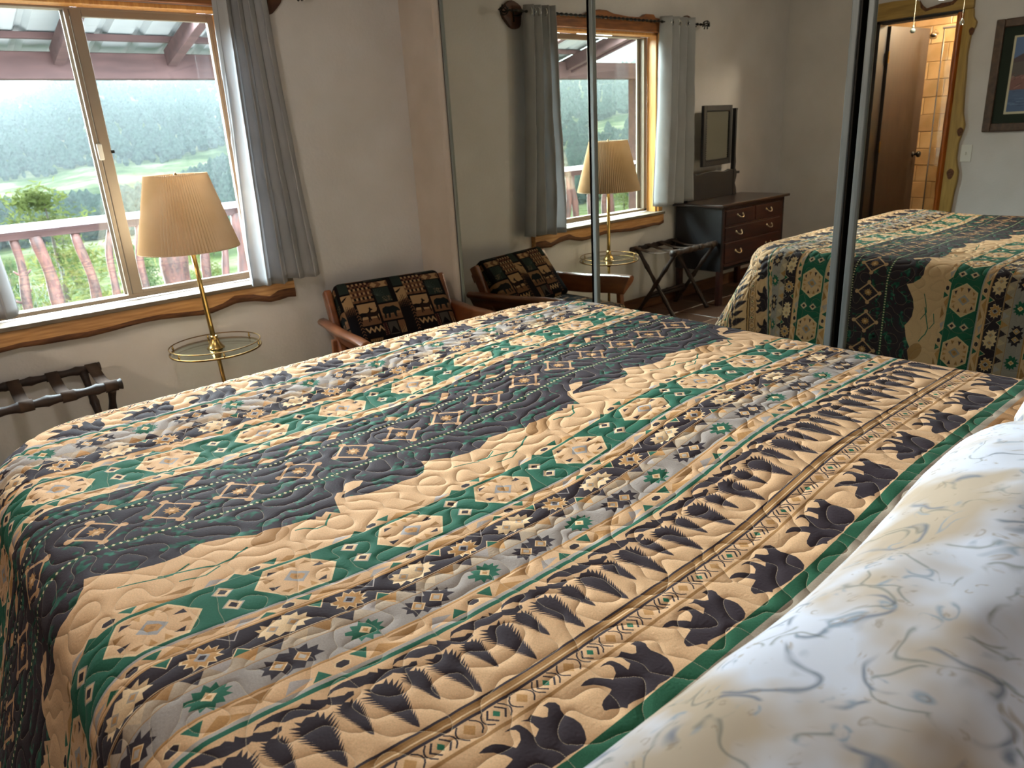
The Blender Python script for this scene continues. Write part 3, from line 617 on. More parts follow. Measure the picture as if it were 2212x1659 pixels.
# ================================================================== curtains and rod
def curtain(xa, xb, ya, yb_, ztop, zbot, n, seed, label, flare=1.0, side=1):
    t = thing('curtain', label, 'curtain', ((xa + xb) / 2, -.1, ztop), group='grey grommet curtains at the window')
    nu, nv = 130, 40
    def f(i, j):
        u = i / (nu - 1); v = j / (nv - 1)
        w0, w1 = xb - xa, yb_ - ya
        x = (xa + w0 * u) * (1 - v ** 1.2) + (ya + w1 * u) * v ** 1.2
        ph = u * n * 2 * PI + seed + .5 * math.sin(v * 2 + seed) * math.sin(u * 3)
        amp = .036 * (1 + .25 * v) * (1 + .25 * math.sin(u * 5 + seed))
        y = -.10 + amp * math.sin(ph) + .010 * mnoise.noise((u * 6, v * 3, seed)) * v + .004 * mnoise.noise((u * 20, v * 10, seed))
        x += .013 * math.sin(ph * 2 + 1) * (1 - .3 * v) + .006 * mnoise.noise((u * 3, v * 5, seed + 4))
        z = ztop + (zbot - ztop) * v + (.006 * math.sin(ph * .5) + .012 * side * (u - .5)) * v
        return (x, y, z)
    c = obj('cloth', MB().grid(nu, nv, f), curtain_m, t, smooth='all', fixn=False)
    m = c.modifiers.new('thickness', 'SOLIDIFY'); m.thickness = .0025
    # hem seam and top heading bands
    obj('hem', MB().grid(nu, 3, lambda i, j: (f(i, 0)[0], f(i, 38)[1], 0) if 0 else tuple(np.array(f(i, 38 + j * .5)) + np.array((0, -.002, .0)))), curtain_m, t, smooth='all', fixn=False)
    for k in range(1, n * 2):
        u = (k * PI - seed) / (n * 2 * PI); i = u * (nu - 1); p = f(i, 1); 
        q = f(i + 1.5, 1); d = Vector((q[0] - p[0], q[1] - p[1], 0)).normalized()
        nrm = Vector((-d.y, d.x, 0)); c0 = Vector((p[0], p[1], 2.07)); u1_ = d; u2_ = Vector((0, 0, 1))
        obj('grommet', MB().tube([c0 + (u1_ * math.cos(a) + u2_ * math.sin(a)) * .024 for a in np.linspace(0, 2 * PI, 17)[:-1]], .0045, 6, closed=True), chrome, t, smooth='all')
    return t
curtain(-1.055, -.83, -1.105, -.745, 2.108, .735, 4, .6, 'grey curtain hanging at the right side of the window, above the armchair', side=1)
curtain(-2.49, -2.135, -2.51, -2.085, 2.108, .795, 4, 2.1, 'grey curtain at the dresser side of the window, seen in the mirror', side=-1)
rod = thing('curtain_rod', 'twisted black iron curtain rod with birdcage finials above the window', 'curtain rod', (-1.66, -.10, 2.07))
pts = [(x, -.10, 2.07) for x in np.arange(-2.60, -.70, .006)]
rad = [.0075 + .0028 * math.sin(p[0] * 150) for p in pts]
obj('pole', MB().tube(pts, rad, 8), black_metal, rod, smooth='all')
def finial(x, s):
    mb = MB(); mb.tube([(x, -.10, 2.07), (x + s * .035, -.10, 2.07)], .006, 8)
    for k in range(6):
        a0 = k * PI / 3; p = []
        for q in np.linspace(0, 1, 10):
            r = .026 * math.sin(PI * q) + .004; a = a0 + q * 2.2; p.append((x + s * (.035 + .058 * q), -.10 + r * math.cos(a), 2.07 + r * math.sin(a)))
        mb.tube(p, .0032, 6)
    mb.lathe((x + s * .092, -.10, 2.07), [(.006, 0), (.008, .004), (.004, .012), (.0005, .02)], 8, (s, 0, 0))
    obj('finial', mb, black_metal, rod, smooth='all')
finial(-.71, 1); finial(-2.59, -1)
for xb_ in (-.785, -2.535):
    pl = obj('bracket_plaque', MB().prism([(xb_ + (.078 + .012 * math.sin(3 * a + 1)) * math.cos(a), 2.062 + (.078 + .006 * math.sin(2 * a)) * math.sin(a)) for a in np.linspace(0, 2 * PI, 22)[:-1]], lambda x, z: (x, 0, z), lambda x, z: (x, -.024, z)), mat('dark_slab_wood', '5f3a25', .6, c2='3b2216', nscale=10, bump=.4), rod, bevel=.004, label='round dark wooden wall plaque')
    obj('bracket', MB().tube([(xb_, -.024, 2.055), (xb_, -.07, 2.05), (xb_, -.098, 2.057)], .006, 8).tube([(xb_, -.024, 2.02), (xb_, -.024, 2.09)], .007, 8), black_metal, rod, smooth='all')

# ================================================================== floor lamp with glass tray
lm = thing('floor_lamp', 'brass floor lamp with pleated cream shade and round glass tray, before the window', 'lamp', (-1.385, -.232, 0))
lx = lambda z: -1.388 - (z - .55) * .0387; ly = lambda z: -.228 + (z - .55) * .024
obj('base', MB().lathe((-1.37, -.24, 0), [(.135, 0), (.135, .008), (.12, .016), (.05, .026), (.022, .04), (.014, .07), (.011, .09)], 40), brass, lm, smooth='all')
obj('pole', MB().tube([(lx(z), ly(z), z) for z in (.06, .3, .47)], .0095, 16), brass_d, lm, smooth='all')
obj('pole', MB().tube([(lx(z), ly(z), z) for z in (.50, .62, .8, 1.0)], [.0125, .0115, .011, .0105], 16), brass, lm, smooth='all')
tx, ty, tz = lx(.5), ly(.5), .500
obj('tray_glass', MB().lathe((tx, ty, tz), [(.201, 0), (.201, .006)], 56), glasst, lm)
ring = lambda r, z: [(tx + r * math.cos(a), ty + r * math.sin(a), z) for a in np.linspace(0, 2 * PI, 65)[:-1]]
obj('tray_rim', MB().tube(ring(.203, tz + .002), .0045, 8, closed=True), brass_d, lm, smooth='all')
obj('gallery_rail', MB().tube(ring(.203, tz + .030), .0026, 8, closed=True), brass_d, lm, smooth='all')
for k in range(6):
    a = k * PI / 3 + .35; px_, py_ = tx + .203 * math.cos(a), ty + .203 * math.sin(a)
    obj('rail_post', MB().lathe((px_, py_, tz), [(.003, 0), (.003, .008), (.0062, .014), (.003, .020), (.003, .029)], 10), brass, lm, smooth='all')
obj('collar', MB().lathe((tx, ty, tz + .006), [(.040, 0), (.040, .004), (.034, .010), (.024, .026), (.017, .045), (.016, .052), (.018, .058), (.013, .062)], 32), brass, lm, smooth='all')
obj('collar', MB().lathe((tx, ty, tz - .045), [(.012, 0), (.017, .012), (.026, .03), (.030, .044)], 24), brass, lm, smooth='all')
# pleated shade
NPL = 92
def shade(i, j, th=0):
    v = j / 6; z = 1.298 + (0.972 - 1.298) * v; r = .127 + (.212 - .127) * v; r += (.0030 + .0016 * v) * (1 if i % 2 else -1) - th
    a = 2 * PI * i / (NPL * 2); zz = z + (.002 if (i % 2 and j in (0, 6)) else 0)
    return (lx(1.15) + r * math.cos(a), ly(1.15) + r * math.sin(a), zz)
sh = obj('lamp_shade', MB().grid(NPL * 2, 7, lambda i, j: shade(i, j), closed_u=True), fabric('pleated_cream', 'dcc6aa', 'd2ba9a', .27, .1, 300), lm, fixn=False)
so = sh.modifiers.new('thickness', 'SOLIDIFY'); so.thickness = .0012
cx_, cy_ = lx(1.15), ly(1.15)
for tb_ in (0, 1): obj('shade_trim', (MB().tube([(cx_ + .214 * math.cos(a), cy_ + .214 * math.sin(a), .974) for a in np.linspace(0, 2 * PI, 93)[:-1]], .0022, 6, closed=True) if tb_ else MB().tube([(cx_ + .127 * math.cos(a), cy_ + .127 * math.sin(a), 1.297) for a in np.linspace(0, 2 * PI, 65)[:-1]], .0018, 6, closed=True)), MATS['pleated_cream'], lm, smooth='all')
mb = MB()
for k in range(3):
    a = k * 2 * PI / 3 + .5; mb.tube([(cx_, cy_, 1.285), (cx_ + .125 * math.cos(a), cy_ + .125 * math.sin(a), 1.293)], .002, 6)
mb.tube([(cx_ + .035 * math.cos(a), cy_, 1.14 + .145 * math.sin(a)) for a in np.linspace(-.8, PI + .8, 20)], .002, 6)
obj('harp', mb, brass_d, lm, smooth='all')
obj('finial', MB().lathe((cx_, cy_, 1.283), [(.004, 0), (.010, .004), (.005, .010), (.008, .016), (.001, .026)], 14), brass_d, lm, smooth='all')
obj('socket', MB().lathe((cx_, cy_, 1.0), [(.016, 0), (.019, .01), (.019, .05), (.013, .06)], 16), brass_d, lm, smooth='all')
obj('bulb', MB().sphere((cx_, cy_, 1.105), .03, 14, 10, (1, 1, 1.35)), mat('frosted_bulb', 'efefe8', .4), lm, smooth='all')
tc_ = [( -1.37, -.10, .012), (-1.34, -.03, .02), (-1.22, -.022, .012), (-1.05, -.025, .02), (-.97, -.01, .2), (-.96, -.008, .3)]

# ================================================================== armchair
# patchwork lodge fabric
FW, FH = 1.30, .62
fc = Canvas(1300, 620, .001, 0, 0, '1f1a1a', wrap=False)
rs = np.random.RandomState(12)
FT, FB, FD, FG, FM = 'b2906a', '76543c', '171214', '2d3532', '3c1f1f'
def checker(x, y, w, h, n, m):
    for i in range(n):
        for j in range(m):
            fc.poly([(x + w * i / n, y + h * j / m), (x + w * (i + 1) / n, y + h * j / m), (x + w * (i + 1) / n, y + h * (j + 1) / m), (x + w * i / n, y + h * (j + 1) / m)], [FT, FB, FT, '5a3b2c'][(i + 2 * j) % 4] if (i + j) % 2 else ([FD, FM][(j // 2) % 2] if j > m / 2 or i % 2 else FB))
def rect(x, y, w, h, c): fc.poly([(x, y), (x + w, y), (x + w, y + h), (x, y + h)], c)
def ftree(x, y, L, w, c=FD):
    l, r = [], []
    for i in range(7): s = i / 7; l += [(x - w * (s * .9 + .25), y + L * (1 - s) - L / 7), (x - w * s * .5, y + L * (1 - s) - L / 7)]; r += [(x + w * (s * .9 + .25), y + L * (1 - s) - L / 7), (x + w * s * .5, y + L * (1 - s) - L / 7)]
    fc.poly([(x, y + L)] + r + [(x, y)] + l[::-1], c)
def deer(x, y, k, c=FD):
    P = [(-30, 0), (-28, 26), (-34, 34), (-30, 46), (-14, 50), (10, 46), (22, 52), (28, 66), (24, 74), (30, 72), (34, 80), (36, 70), (46, 62), (44, 58), (34, 56), (28, 38), (22, 28), (24, 0), (18, 0), (14, 24), (-16, 26), (-22, 18), (-24, 0)]
    fc.poly([(x + a * k, y + b * k) for a, b in P], c)
FBEAR = [(-50, 0), (-46, 22), (-54, 36), (-48, 54), (-26, 64), (0, 60), (22, 64), (34, 56), (44, 50), (56, 34), (50, 28), (38, 32), (30, 28), (26, 4), (34, 0), (16, 0), (12, 24), (-8, 24), (-14, 0), (-26, 0), (-22, 24), (-34, 22), (-38, 0)]
def patch(ox, oy):
    rect(ox, oy, .31, .42, FD)
    rect(ox + .005, oy + .30, .055, .11, FG); checker(ox + .062, oy + .235, .115, .115, 10, 8); rect(ox + .062, oy + .36, .09, .04, FB)
    for k in range(5): rect(ox + .068 + k * .017, oy + .365, .009, .03, FT if k % 2 else FD)
    rect(ox + .155, oy + .355, .04, .055, '4a4540'); rect(ox + .195, oy + .355, .07, .055, FG); deer(ox + .22, oy + .36, .0006, FB)
    rect(ox + .178, oy + .31, .1, .035, FB); fc.poly([(ox + .18, oy + .327), (ox + .20, oy + .345), (ox + .22, oy + .327), (ox + .20, oy + .31)], FT); fc.poly([(ox + .225, oy + .345), (ox + .245, oy + .327), (ox + .225, oy + .31), (ox + .275, oy + .31), (ox + .262, oy + .327), (ox + .275, oy + .345)], FT)
    rect(ox + .003, oy + .17, .058, .12, FT); fc.poly([(ox + .003, oy + .17), (ox + .061, oy + .17), (ox + .061, oy + .22), (ox + .003, oy + .2)], FB)
    for k in range(6): ftree(ox + .008 + k * .0095, oy + .165, .05 + .03 * rs.rand(), .007)
    fc.poly([(ox + .0, oy + .262), (ox + .02, oy + .272), (ox + .042, oy + .284), (ox + .03, oy + .268), (ox + .012, oy + .255)], FD)
    rect(ox + .075, oy + .10, .10, .125, FT); rect(ox + .075, oy + .10, .10, .035, FB); deer(ox + .105, oy + .125, .0010, FD); deer(ox + .145, oy + .118, .0011, '2a1d19')
    rect(ox + .062, oy + .02, .012, .2, FD)
    for k in range(10): fc.line([(ox + .058, oy + .03 + k * .018), (ox + .067, oy + .04 + k * .018), (ox + .076, oy + .03 + k * .018)], .004, FB)
    rect(ox + .082, oy + .055, .095, .042, FD); fc.line([(ox + .085 + k * .013, oy + (.062 if k % 2 else .085)) for k in range(8)], .008, FT)
    rect(ox + .188, oy + .215, .085, .09, FG)
    for q in range(9): a = q * .35; fc.line([(ox + .20, oy + .26), (ox + .20 + .04 * math.cos(a - .3), oy + .26 + .04 * math.sin(a - .3))], .0015, '4c5a52')
    for cx0 in (.235, .262):
        for q in range(22): fc.poly(dia(ox + cx0 + .012 * rs.uniform(-1, 1), oy + .235 + .017 * rs.uniform(-1, 1), .0022), '8a7458')
    rect(ox + .188, oy + .11, .11, .095, '8c6a4c'); rect(ox + .188, oy + .11, .11, .03, FB); fc.poly([(ox + .245 + a * .0009, oy + .122 + b * .00105) for a, b in FBEAR], '1b2022')
    rect(ox + .178, oy + .03, .022, .07, FM)
    for q in range(14): fc.poly(dia(ox + .189 + .008 * (q % 2 * 2 - 1), oy + .034 + q * .0048, .002), FT)
    rect(ox + .205, oy + .03, .05, .07, '4a4540'); fc.poly([(ox + .205, oy + .035), (ox + .23, oy + .075), (ox + .255, oy + .035)], FD); rect(ox + .262, oy + .03, .04, .07, FB)
    for q in range(9): ftree(ox + .265 + q * .004, oy + .03, .03 + .02 * rs.rand(), .003, FT if q % 2 else FD)
    rect(ox, oy + .0, .17, .03, FD); rect(ox + .09, oy + .004, .07, .022, FB)
    for q in range(6): rect(ox + .094 + q * .011, oy + .008, .006, .014, FT)
for i in range(5):
    for j in range(2): patch(-.06 + i * .298 + (.0 if j == 0 else .15), j * .40)
fc.a *= .62
chair_img = fc.image('lodge_patchwork')
def chair_fab():
    m, n, b = nodes('lodge_patchwork_cloth'); N = n.nodes; L = n.links
    u = N.new('ShaderNodeUVMap'); u.uv_map = 'print'; i = N.new('ShaderNodeTexImage'); i.image = chair_img; i.extension = 'REPEAT'; L.new(u.outputs[0], i.inputs[0]); L.new(i.outputs[0], b.inputs['Base Color']); b.inputs['Roughness'].default_value = .95; b.inputs['Specular IOR Level'].default_value = .1
    t = N.new('ShaderNodeTexCoord'); z = N.new('ShaderNodeTexNoise'); z.inputs['Scale'].default_value = 350; L.new(t.outputs['Object'], z.inputs['Vector']); bu = N.new('ShaderNodeBump'); bu.inputs['Strength'].default_value = .3; bu.inputs['Distance'].default_value = .001; L.new(z.outputs['Fac'], bu.inputs['Height']); L.new(bu.outputs[0], b.inputs['Normal']); return m
cfm = chair_fab()
def cushion(name, parent, o, ux, uy, uz, w, h, d, uoff, seed=0):
    # rounded box cushion in the frame (ux width, uy height, uz thickness), origin = centre
    o, ux, uy, uz = Vector(o), Vector(ux).normalized(), Vector(uy).normalized(), Vector(uz).normalized()
    n = 22; vs, fs, uv = [], [], []
    def side(fn):
        k = len(vs)
        for j in range(n):
            for i in range(n):
                a, b = 2 * i / (n - 1) - 1, 2 * j / (n - 1) - 1; p = np.array(fn(a, b), float)
                P = p * np.array([w / 2, h / 2, d / 2]); r = .035
                c = np.clip(P, -np.array([w, h, d]) / 2 + r, np.array([w, h, d]) / 2 - r); dd = P - c; l = np.linalg.norm(dd); P = c + dd / (l or 1) * r if l > 0 else P
                bulge = .012 * (1 - (P[0] / (w / 2)) ** 2) * (1 - (P[1] / (h / 2)) ** 2) + .004 * mnoise.noise((P[0] * 8, P[1] * 8, seed)); P[2] += math.copysign(bulge, P[2]) if abs(p[2]) > .5 else 0
                vs.append(tuple(o + ux * P[0] + uy * P[1] + uz * P[2])); uv.append(((P[0] + w / 2 + (P[2] - d / 2) * (1 if abs(p[0]) > .99 else 0)) / FW + uoff[0], (P[1] + h / 2 + (P[2] - d / 2) * (.5 if abs(p[1]) > .99 else 0)) / FH + uoff[1]))
        for j in range(n - 1):
            for i in range(n - 1): fs.append((k + j * n + i, k + j * n + i + 1, k + (j + 1) * n + i + 1, k + (j + 1) * n + i))
    for s in (-1, 1):
        side(lambda a, b: (a, b, s)); side(lambda a, b: (s, b, a)); side(lambda a, b: (a, s, b))
    mb = MB(); mb.v = vs; mb.f = fs
    ob = obj(name, mb, cfm, parent, local=True, smooth='all'); me = ob.data
    l = me.uv_layers.new(name='print')
    for lp in me.loops: l.data[lp.index].uv = uv[lp.vertex_index]
    return ob
ch = thing('armchair', 'low wooden armchair with dark patchwork bear and deer cushions in the corner', 'armchair', (-.505, -.565, 0), -math.radians(10.5))
# local: x across, y to the back
up = Vector((0, .23, .29)).normalized(); nf = Vector((0, -up.z, up.y))
cushion('back_cushion', ch, Vector((.005, .195, .548)) + nf * -.045, (1, 0, 0), up, nf, .605, .37, .13, (.178, .012), 3)
cushion('seat_cushion', ch, (.0, -.07, .335), (1, 0, 0), (0, 1, .07), (0, -.07, 1), .575, .56, .12, (.5, .1), 7)
for s in (-1, 1):
    x = s * .345
    # slanted flat arm board, thick and rounded
    prof = [(-.045, .010), (-.030, .022), (-.008, .024), (.010, .014), (.030, -.05), (.034, -.085), (.022, -.09), (.0, -.05), (-.018, -.02), (-.040, -.008)]
    mb = MB(); ys = [.345, .2, .0, -.2, -.27, -.335]
    n = len(prof)
    vv = [(x + s * (-a) * 1.0, yq - (.03 if k == 5 and b < -.04 else 0) * -1, .497 + b + (.012 if yq < -.1 else 0)) for k, yq in enumerate(ys) for a, b in prof]
    ff = [tuple(range(n)), tuple((len(ys) - 1) * n + q for q in reversed(range(n)))]
    for k in range(len(ys) - 1):
        for q in range(n): ff.append((k * n + q, k * n + (q + 1) % n, (k + 1) * n + (q + 1) % n, (k + 1) * n + q))
    mb.add(vv, ff); obj('arm', mb, walnut, ch, local=True, smooth=True, bevel=.004)
    obj('leg', MB().bar((x, -.285, 0), (x, -.26, .43), .045, .03, (0, 1, 0)), walnut, ch, local=True, bevel=.006)
    obj('leg', MB().bar((x, .27, 0), (x, .20, .43), .045, .03, (0, 1, 0)), walnut, ch, local=True, bevel=.006)
    obj('back_post', MB().bar((x * .94, .135, .27), (x * .94, .325, .662), .055, .042, (1, 0, 0)), walnut, ch, local=True, bevel=.012, seg=3)
    obj('side_rail', MB().bar((x * .93, -.30, .275), (x * .93, .26, .235), .022, .06), walnut, ch, local=True, bevel=.004)
for q in (.36, .47, .59): obj('back_slat', MB().bar((-.33, .06 + (q - .27) * .49 + .115, q), (.33, .06 + (q - .27) * .49 + .115, q), .016, .05, (0, .4, 1)), walnut, ch, local=True, bevel=.004)
obj('front_rail', MB().bar((-.33, -.30, .27), (.33, -.30, .27), .022, .06), walnut, ch, local=True, bevel=.004)
obj('seat_slats', MB().box(-.31, .31, -.28, .24, .258, .27), walnut, ch, local=True)

# ================================================================== luggage rack
lr = thing('luggage_rack', 'folding bamboo-turned wooden luggage rack with brown webbing straps under the window', 'luggage rack', (-2.18, -.23, 0))
def bamboo(a, b, r=.0165, k=5):
    a, b = Vector(a), Vector(b); Lh = (b - a).length; pts, rad = [], []
    n = 40
    for i in range(n + 1):
        s = i / n; pts.append(a.lerp(b, s)); ph = (s * k) % 1; rad.append(r * (1.0 + .12 * math.cos(2 * PI * ph) + (.16 if min(ph, 1 - ph) < .06 else 0)))
    return MB().tube(pts, rad, 12)
obj('rail', bamboo((-1.848, -.046, .495), (-2.395, -.046, .495), .0165, 6), dark_wood, lr, smooth='all')
obj('rail', bamboo((-1.852, -.42, .495), (-2.395, -.42, .495), .0185, 6), dark_wood, lr, smooth='all')
for x in (-1.92, -2.34):
    obj('leg', bamboo((x, -.05, .485), (x, -.40, .0), .0155, 4), dark_wood, lr, smooth='all')
    x2 = x + (.028 if x > -2.2 else -.028)
    obj('leg', bamboo((x2, -.42, .485), (x2, -.07, .0), .0155, 4), dark_wood, lr, smooth='all')
obj('stretcher', bamboo((-1.92, -.17, .155), (-2.34, -.17, .155), .012, 4), dark_wood, lr, smooth='all')
obj('stretcher', bamboo((-1.89, -.165, .13), (-2.36, -.165, .13), .012, 4), dark_wood, lr, smooth='all')
for x in (-1.888, -2.045, -2.19, -2.335):
    def sf(i, j):
        s = i / 12; y = -.046 - s * .374; z = .512 - .035 * math.sin(PI * s); return (x - .024 + .048 * j + (s - .5) * -.01, y, z)
    mb = MB().grid(13, 2, sf); 
    for yc, sg in ((-.046, 1), (-.42, -1)):
        k = mb.grid(9, 2, lambda i, j: (x - .024 + .048 * j + (.005 if sg > 0 else -.005), yc + sg * .0205 * math.sin(PI * i / 8), .495 + .0205 * math.cos(PI * i / 8)))
    o = obj('strap', mb, strap_m, lr, smooth='all', fixn=False); q = o.modifiers.new('thickness', 'SOLIDIFY'); q.thickness = .003; q.offset = 1

# ================================================================== dresser with mirror
dr = thing('dresser', 'dark mahogany dresser with drawers and a tilting mirror, left of the window', 'dresser', (-2.87, -.24, 0))
dx0, dx1, dy0, dy1 = -3.315, -2.415, -.455, -.03
obj('carcass', MB().box(dx0, dx0 + .02, dy0, dy1, .27, .762).box(dx1 - .02, dx1, dy0, dy1, .27, .762).box(dx0 + .02, dx1 - .02, dy1 - .015, dy1, .27, .762).box(dx0 + .02, dx1 - .02, dy0 + .02, dy1, .27, .29), mat('black_dresser_side', '17151b', .5, c2='100e12'), dr, bevel=.003)
obj('top', MB().box(dx0 - .035, dx1 + .035, dy0 - .03, dy1 + .012, .763, .785), mat('dresser_top', '241614', .3, c2='34201b', nscale=5, stretch=(1, 8, 8), coat=.3), dr, bevel=.006, seg=3)
for x in (dx0 + .025, dx1 - .025):
    for y in (dy0 + .022, dy1 - .025): obj('leg', MB().box(x - .024, x + .024, y - .02, y + .02, 0, .762), mahog, dr, bevel=.004)
xm = (dx0 + dx1) / 2
obj('face_frame', MB().box(dx0 + .05, dx1 - .05, dy0, dy0 + .018, .735, .762).box(dx0 + .05, dx1 - .05, dy0, dy0 + .018, .605, .617).box(dx0 + .05, dx1 - .05, dy0, dy0 + .018, .487, .498).box(dx0 + .05, dx1 - .05, dy0, dy0 + .018, .30, .325).box(xm - .012, xm + .012, dy0, dy0 + .018, .617, .735), mahog, dr, bevel=.002)
def handle(x, z, p):
    h = obj('handle', MB().tube([(x + .036 * math.cos(a) , dy0 - .008 - .016 * abs(math.sin(a)) , z + .006 - .022 * math.sin(a)) for a in np.linspace(0, PI, 11)], .0036, 8).lathe((x - .036, dy0 + .0, z + .007), [(.011, 0), (.010, .004), (.004, .010)], 12, (0, -1, 0)).lathe((x + .036, dy0 + .0, z + .007), [(.011, 0), (.010, .004), (.004, .010)], 12, (0, -1, 0)), mat('pewter_pull', 'a59a88', .3, 1), p, smooth='all')
for a, b in ((dx0 + .052, xm - .014), (xm + .014, dx1 - .052)):
    d = obj('drawer', MB().box(a, b, dy0 - .004, dy0 + .3, .620, .732), mahog, dr, bevel=.003); handle((a + b) / 2, .682, d)
for z0, z1 in ((.50, .603), (.328, .485)):
    d = obj('drawer', MB().box(dx0 + .052, dx1 - .052, dy0 - .004, dy0 + .3, z0, z1), mahog, dr, bevel=.003)
    for x in (-2.648, -3.09): handle(x, (z0 + z1) / 2 + .002, d)
blk = mat('black_painted_wood', '110f12', .5, c2='1b181c')
mi = obj('mirror_frame', frame_mb(-3.075, -2.565, 1.045, 1.50, .045, -.125, -.10), blk, dr, bevel=.003)
obj('mirror_glass', MB().box(-3.035, -2.605, -.118, -.112, 1.085, 1.46), mirror_m2, mi)
mb = MB()
for x in np.arange(-3.028, -2.61, .016): mb.sphere((x, -.124, 1.458), .006, 8, 5); mb.sphere((x, -.124, 1.088), .006, 8, 5)
for z in np.arange(1.10, 1.455, .016): mb.sphere((-3.031, -.124, z), .006, 8, 5); mb.sphere((-2.609, -.124, z), .006, 8, 5)
obj('beading', mb, blk, mi, smooth='all')
for o_ in [mi] + [q for q in bpy.data.objects if q.parent == mi]:
    Rm = Matrix.Rotation(math.radians(-9), 4, 'Z'); c0_ = Vector((-2.82, -.112, 1.27)) - wloc(dr)
    o_.data.transform(Matrix.Translation(c0_) @ Rm @ Matrix.Translation(-c0_)); o_.data.update()
for s, x in ((-1, -3.11), (1, -2.53)):
    pr_ = [(x, .786), (x + s * .055, .786), (x + s * .045, .84), (x + s * .025, .88), (x + s * .045, .93), (x + s * .05, .97), (x + s * .025, 1.0), (x + s * .03, 1.05), (x + s * .022, 1.12), (x + s * .022, 1.455), (x + s * .028, 1.46), (x + s * .028, 1.475), (x, 1.475)]
    obj('mirror_upright', MB().prism(pr_, lambda a, b: (a, -.095, b), lambda a, b: (a, -.06, b)), blk, dr, bevel=.003)
bb = [(-3.12, .786), (-3.12, .99), (-3.06, 1.0), (-3.0, .985), (-2.8, 1.0), (-2.6, .985), (-2.56, 1.0), (-2.52, .99), (-2.52, .786)]
obj('back_board', MB().prism(bb, lambda a, b: (a, -.09, b), lambda a, b: (a, -.066, b)), blk, dr, bevel=.003)
obj('candle_bracket', MB().box(-3.2, -3.15, -.095, -.06, .955, .975), blk, dr, bevel=.003)

# ================================================================== door, its casing and the bathroom
S('trim_11', MB().prism([(-.60, 2.058), (-.60, 2.185), (-.718, 2.182), (-.885, 2.187), (-1.033, 2.18), (-1.08, 2.16), (-1.11, 2.125), (-1.142, 2.10), (-1.19, 2.105), (-1.25, 2.118), (-1.318, 2.118), (-1.36, 2.15), (-1.384, 2.19), (-1.45, 2.20), (-1.468, 2.11), (-1.47, 2.058)], lambda y, z: (XL, y, z), lambda y, z: (XL + .035, y, z)), mat('yellow_pine_header', 'ad8c4a', .45, c2='927236', nscale=5, stretch=(8, 1, 8), bump=.2), bevel=.005)
S('trim_16', MB().prism([(-1.09, 2.165), (-1.118, 2.125), (-1.142, 2.1), (-1.19, 2.108), (-1.25, 2.122), (-1.318, 2.122), (-1.36, 2.155), (-1.39, 2.2), (-1.37, 2.14), (-1.33, 2.098), (-1.25, 2.088), (-1.2, 2.092), (-1.14, 2.078), (-1.10, 2.11)], lambda y, z: (XL + .030, y, z), lambda y, z: (XL + .039, y, z)), bark, bevel=.003)
cs = [(-1.412, 2.057), (-1.47, 2.057), (-1.478, 2.0), (-1.502, 1.962), (-1.498, 1.93), (-1.475, 1.887), (-1.467, 1.74), (-1.472, 1.68), (-1.478, 1.6), (-1.481, 1.506), (-1.487, 1.42), (-1.494, 1.33), (-1.505, 1.29), (-1.515, 1.251), (-1.513, 1.22), (-1.500, 1.17), (-1.488, 1.116), (-1.488, 1.007), (-1.5, .95), (-1.515, .906), (-1.514, .832), (-1.502, .734), (-1.497, .605), (-1.51, .4), (-1.495, .2), (-1.50, 0), (-1.412, 0)]
S('trim_12', MB().prism(cs, lambda y, z: (XL, y, z), lambda y, z: (XL + .038, y, z)), olive_pine, bevel=.006)
for k, (y, z, r) in enumerate(((-1.462, .89, .032), (-1.492, 1.20, .026), (-1.478, 1.90, .022))):
    S('trim_%d' % (17 + k), MB().prism([(y + r * .8 * math.cos(a) * (1 + .15 * math.sin(3 * a)), z + r * 1.25 * math.sin(a)) for a in np.linspace(0, 2 * PI, 15)[:-1]], lambda y, z: (XL + .03, y, z), lambda y, z: (XL + .041, y, z)), bark, bevel=.003)
S('trim_13', MB().prism([(-.765, 0), (-.765, 2.057), (-.665, 2.057), (-.66, 1.6), (-.675, 1.2), (-.655, .8), (-.67, .3), (-.66, 0)], lambda y, z: (XL, y, z), lambda y, z: (XL + .035, y, z)), olive_pine, bevel=.005)
# rounded orange log lining the jamb, dark door frame inside
mb = MB(); mb.grid(9, 24, lambda i, j: (XL - .05 + .062 * math.sin(PI * i / 8), DY0 - .004 + .078 * i / 8 + .006 * mnoise.noise((i * .3, j * .6, 2)), 2.045 * j / 23)); 
S('trim_14', mb, orange_wood, smooth='all')
S('trim_15', MB().box(XL - .14, XL + .004, DY1 - .028, DY1, 0, DZ).box(XL - .14, XL + .004, DY0, DY1, DZ - .02, DZ), mat('dark_door_jamb', '1c1511', .5, c2='120d0a'))
dd = thing('door_1', None, None, (-4.165, -.80, 0), kind='structure')
dv = Vector((-.62, -.045, 0)).normalized(); dn_ = Vector((-dv.y, dv.x, 0))
def dpt(a, b, z): return Vector((-4.165, -.80, 0)) + dv * a + dn_ * b + Vector((0, 0, z))
mb = MB(); mb.add([dpt(a, b, z) for z in (.012, 2.03) for a, b in ((0, -.018), (.66, -.018), (.66, .018), (0, .018))], [(0, 3, 2, 1), (4, 5, 6, 7), (0, 1, 5, 4), (1, 2, 6, 5), (2, 3, 7, 6), (3, 0, 4, 7)])
obj('door_slab', mb, mat('brown_door_stain', '33271f', .5, c2='2b201a', nscale=4, stretch=(6, 6, 1)), dd, bevel=.003)
for s in (-1, 1):
    obj('knob', MB().lathe(dpt(.60, s * .018, 1.0), [(.026, 0), (.026, .005), (.010, .010), (.010, .03), (.022, .038), (.028, .05), (.022, .062), (.004, .066)], 20, dn_ * s), black_metal, dd, smooth='all')
